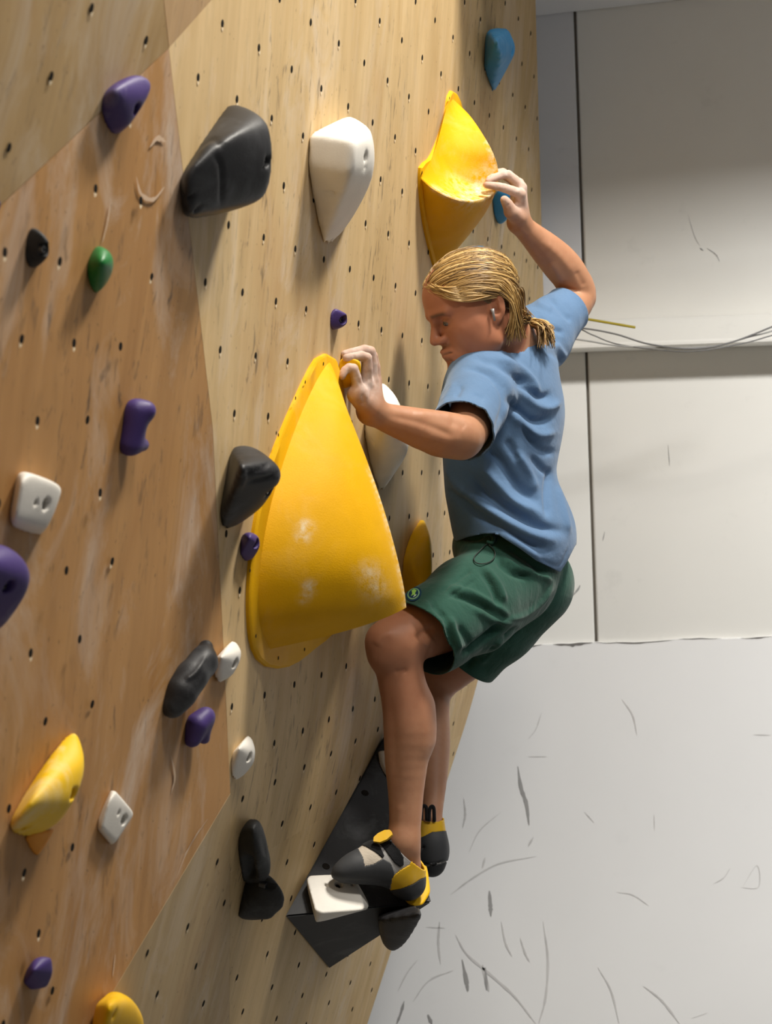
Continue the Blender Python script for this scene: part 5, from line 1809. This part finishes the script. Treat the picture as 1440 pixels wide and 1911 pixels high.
def bez3(a, b, c, d, n):
    t = np.linspace(0, 1, n)[:, None]
    return a * (1 - t) ** 3 + 3 * b * t * (1 - t) ** 2 + 3 * c * t * t * (1 - t) + d * t ** 3
# scalp cap, so that no skin shows between strands
cap_n, cap_m = 40, 28
cv, cf = [], []
for i in range(cap_n + 1):
    for j in range(cap_m + 1):
        az = -PI + 2 * PI * i / cap_n
        ca = math.cos(az)
        low = np.interp(abs(az), [0, .55, .95, 1.35, 1.75, 2.3, PI], [.083, .064, .038, .030, -.020, -.045, -.05])
        zt = EC[2] + ER_[2] * 0.975
        # from the crown down to the hairline
        el_top = PI / 2; zz = np.clip((low - EC[2]) / ER_[2], -.98, .98)
        el_low = math.asin(zz)
        el = el_top + (el_low - el_top) * j / cap_m
        u = np.array([math.cos(el) * math.cos(az), math.cos(el) * math.sin(az), math.sin(el)])
        lift = 0.945 if j < cap_m else 0.90
        cv.append(EC + u * ER_ * lift)
for i in range(cap_n):
    for j in range(cap_m):
        a = i * (cap_m + 1) + j
        cf.append((a, a + cap_m + 1, a + cap_m + 2, a + 1))
HS_V.append(np.array(cv)); HS_F.append(np.array(cf) + nvh); HS_C.append(np.full(len(cv), 0.12)); nvh += len(cv)
def tone(): return float(np.clip(rh_.normal(0.50, 0.30), 0, 1))
# swept back from the hairline and the top
for _ in range(900):
    side = 1 if rh_.random() < 0.72 else -1
    az = abs(rh_.normal(0.25, 0.55)); az = min(az, 1.35)
    low = np.interp(az, [0, .55, .95, 1.35], [.088, .066, .040, .034] if side > 0 else [.090, .076, .054, .046])
    zlow = (low - EC[2]) / ER_[2]
    el = math.asin(np.clip(zlow, -.9, .98)) + abs(rh_.normal(0, 0.42))
    el = min(el, 1.5)
    u = np.array([math.cos(el) * math.cos(az), side * math.cos(el) * math.sin(az), math.sin(el)])
    root = EC + u * ER_ * 0.955
    lift = rh_.uniform(0.975, 1.045)
    # lower roots travel low over the ear, upper roots over the crown
    k = np.clip((root[2] - .045) / .085, 0, 1)
    m1 = root + np.array([-.030, side * (.012 + .010 * (1 - k)), .018 + .012 * k]) + rh_.normal(0, .004, 3)
    m2 = np.array([-.060 - .020 * k, side * (.080 - .035 * k), .030 + .055 * k]) + rh_.normal(0, .006, 3)
    end = TIE + rh_.normal(0, .006, 3)
    pts = bez3(root, m1, m2, end, 18)
    for q in range(18):
        s = to_surf(pts[q], 1.0)
        w = np.clip(1 - (q / 17 - 0.62) / 0.38, 0, 1) if q / 17 > 0.62 else 1.0
        tgt = EC + (s - EC) * (lift if q > 1 else 0.98)
        pts[q] = tgt * w + pts[q] * (1 - w)
    strand(pts, rh_.uniform(.0010, .0021), tone())
# forelock standing off the brow
for _ in range(90):
    root = np.array([.085, rh_.uniform(-.035, .045), .094]) + rh_.normal(0, .004, 3)
    a = to_surf(root, 1.0)
    out = np.array([.016, rh_.uniform(-.004, .010), rh_.uniform(-.014, .006)])
    end = to_surf(np.array([.055, .075, .056 + rh_.normal(0, .008)]), 1.03)
    far = to_surf(np.array([-.03, .085, .034 + rh_.normal(0, .006)]), 1.03)
    p = np.vstack([bez3(a, a + out, end + np.array([.022, .004, .008]), end, 10), bez3(end, end + (end - a) * 0.15 + np.array([-.02, .006, -.006]), far, far + np.array([-.02, -.012, -.02]), 9)[1:]])
    strand(p, rh_.uniform(.0010, .0018), float(np.clip(rh_.normal(0.7, 0.22), 0, 1)))
for _ in range(70):
    az = rh_.uniform(-.3, 1.2); el = rh_.uniform(.6, 1.45)
    u = np.array([math.cos(el) * math.cos(az), math.cos(el) * math.sin(az), math.sin(el)])
    a = EC + u * ER_ * 1.0
    e = to_surf(a + np.array([-.10, rh_.normal(.01, .02), -.02 + rh_.normal(0, .02)]), rh_.uniform(1.02, 1.12))
    strand(bez3(a, EC + (a - EC) * 1.12, EC + (to_surf((a + e) / 2, 1.08) - EC) * rh_.uniform(1.0, 1.08), e, 12), rh_.uniform(.0005, .0008), float(np.clip(rh_.normal(0.75, 0.2), 0, 1)), 4)
# loose locks falling behind the ear
for _ in range(170):
    r0 = to_surf(np.array([rh_.uniform(-.062, -.024), .085, rh_.uniform(.020, .055)]), rh_.uniform(1.0, 1.05))
    end = np.array([rh_.uniform(-.058, -.014), .058 + rh_.normal(0, .007), rh_.uniform(-.085, -.050)])
    p = bez3(r0, r0 + np.array([-.020, .006, -.022]), np.array([-.052 + rh_.normal(0, .008), .078, -.020]), end, 14)
    strand(p, rh_.uniform(.0009, .0017), tone())
# gathered hair under the crown to the tie
for _ in range(200):
    a = np.array([rh_.uniform(-.08, -.035), rh_.uniform(.010, .082), rh_.uniform(-.055, .030)])
    r0 = to_surf(a, rh_.uniform(.95, 1.02)) if a[2] > -.02 else a * np.array([1, .85, 1])
    p = bez3(r0, r0 + np.array([-.016, .004, -.006]), TIE + np.array([.020, .010, .0]), TIE + rh_.normal(0, .005, 3), 12)
    strand(p, rh_.uniform(.0010, .0018), float(np.clip(rh_.normal(0.42, 0.25), 0, 1)))
# the tail behind the tie
for _ in range(230):
    e = loc_of(rh_.uniform(1002, 1036), rh_.uniform(612, 652), 4.64 + rh_.normal(0, .018))
    a = TIE + rh_.normal(0, .0045, 3)
    mid = loc_of(1004 + rh_.normal(0, 5), 600 + rh_.normal(0, 6), 4.645 + rh_.normal(0, .012))
    m2 = (mid + e) / 2 + loc_of(1024, 604, 4.645) * 0.0 + np.array([-.012, 0, .006])
    strand(bez3(a, mid, m2, e, 12), rh_.uniform(.0011, .0020), tone())
HVv = np.concatenate(HS_V) @ HR + HO
HFf = np.concatenate(HS_F)
hair, hu = quads_obj('hair', HVv, HFf, M['hair'], person, True)
hair.data.transform(Matrix.Translation(-person.location))
point_attr(hair, 'strand', np.concatenate(HS_C)[hu])
hair['label'] = 'long blond hair tied back in a short ponytail'
hair['kind'] = 'stuff'
# white hair tie
M['tie'] = mat_cloth('white_hair_tie', (0.72, 0.68, 0.62), 500)
bm = bmesh.new()
ax = Vector(HR.T @ (loc_of(1004, 602, 4.65) - TIE)).normalized()
u = ax.orthogonal().normalized(); w = ax.cross(u)
cpt = Vector(HO + HR.T @ TIE) + ax * 0.004
R1, r1 = 0.0105, 0.0040
vv = [[bm.verts.new(cpt + (u * math.cos(a) + w * math.sin(a)) * (R1 + r1 * math.cos(b)) + ax * (r1 * 1.3 * math.sin(b)) - person.location) for b in np.linspace(0, 2 * PI, 9)[:-1]] for a in np.linspace(0, 2 * PI, 21)[:-1]]
for i in range(20):
    for j in range(8):
        bm.faces.new([vv[i][j], vv[(i + 1) % 20][j], vv[(i + 1) % 20][(j + 1) % 8], vv[i][(j + 1) % 8]])
bmesh.ops.recalc_face_normals(bm, faces=bm.faces)
bm_obj('hair_tie', bm, M['tie'], person, True)
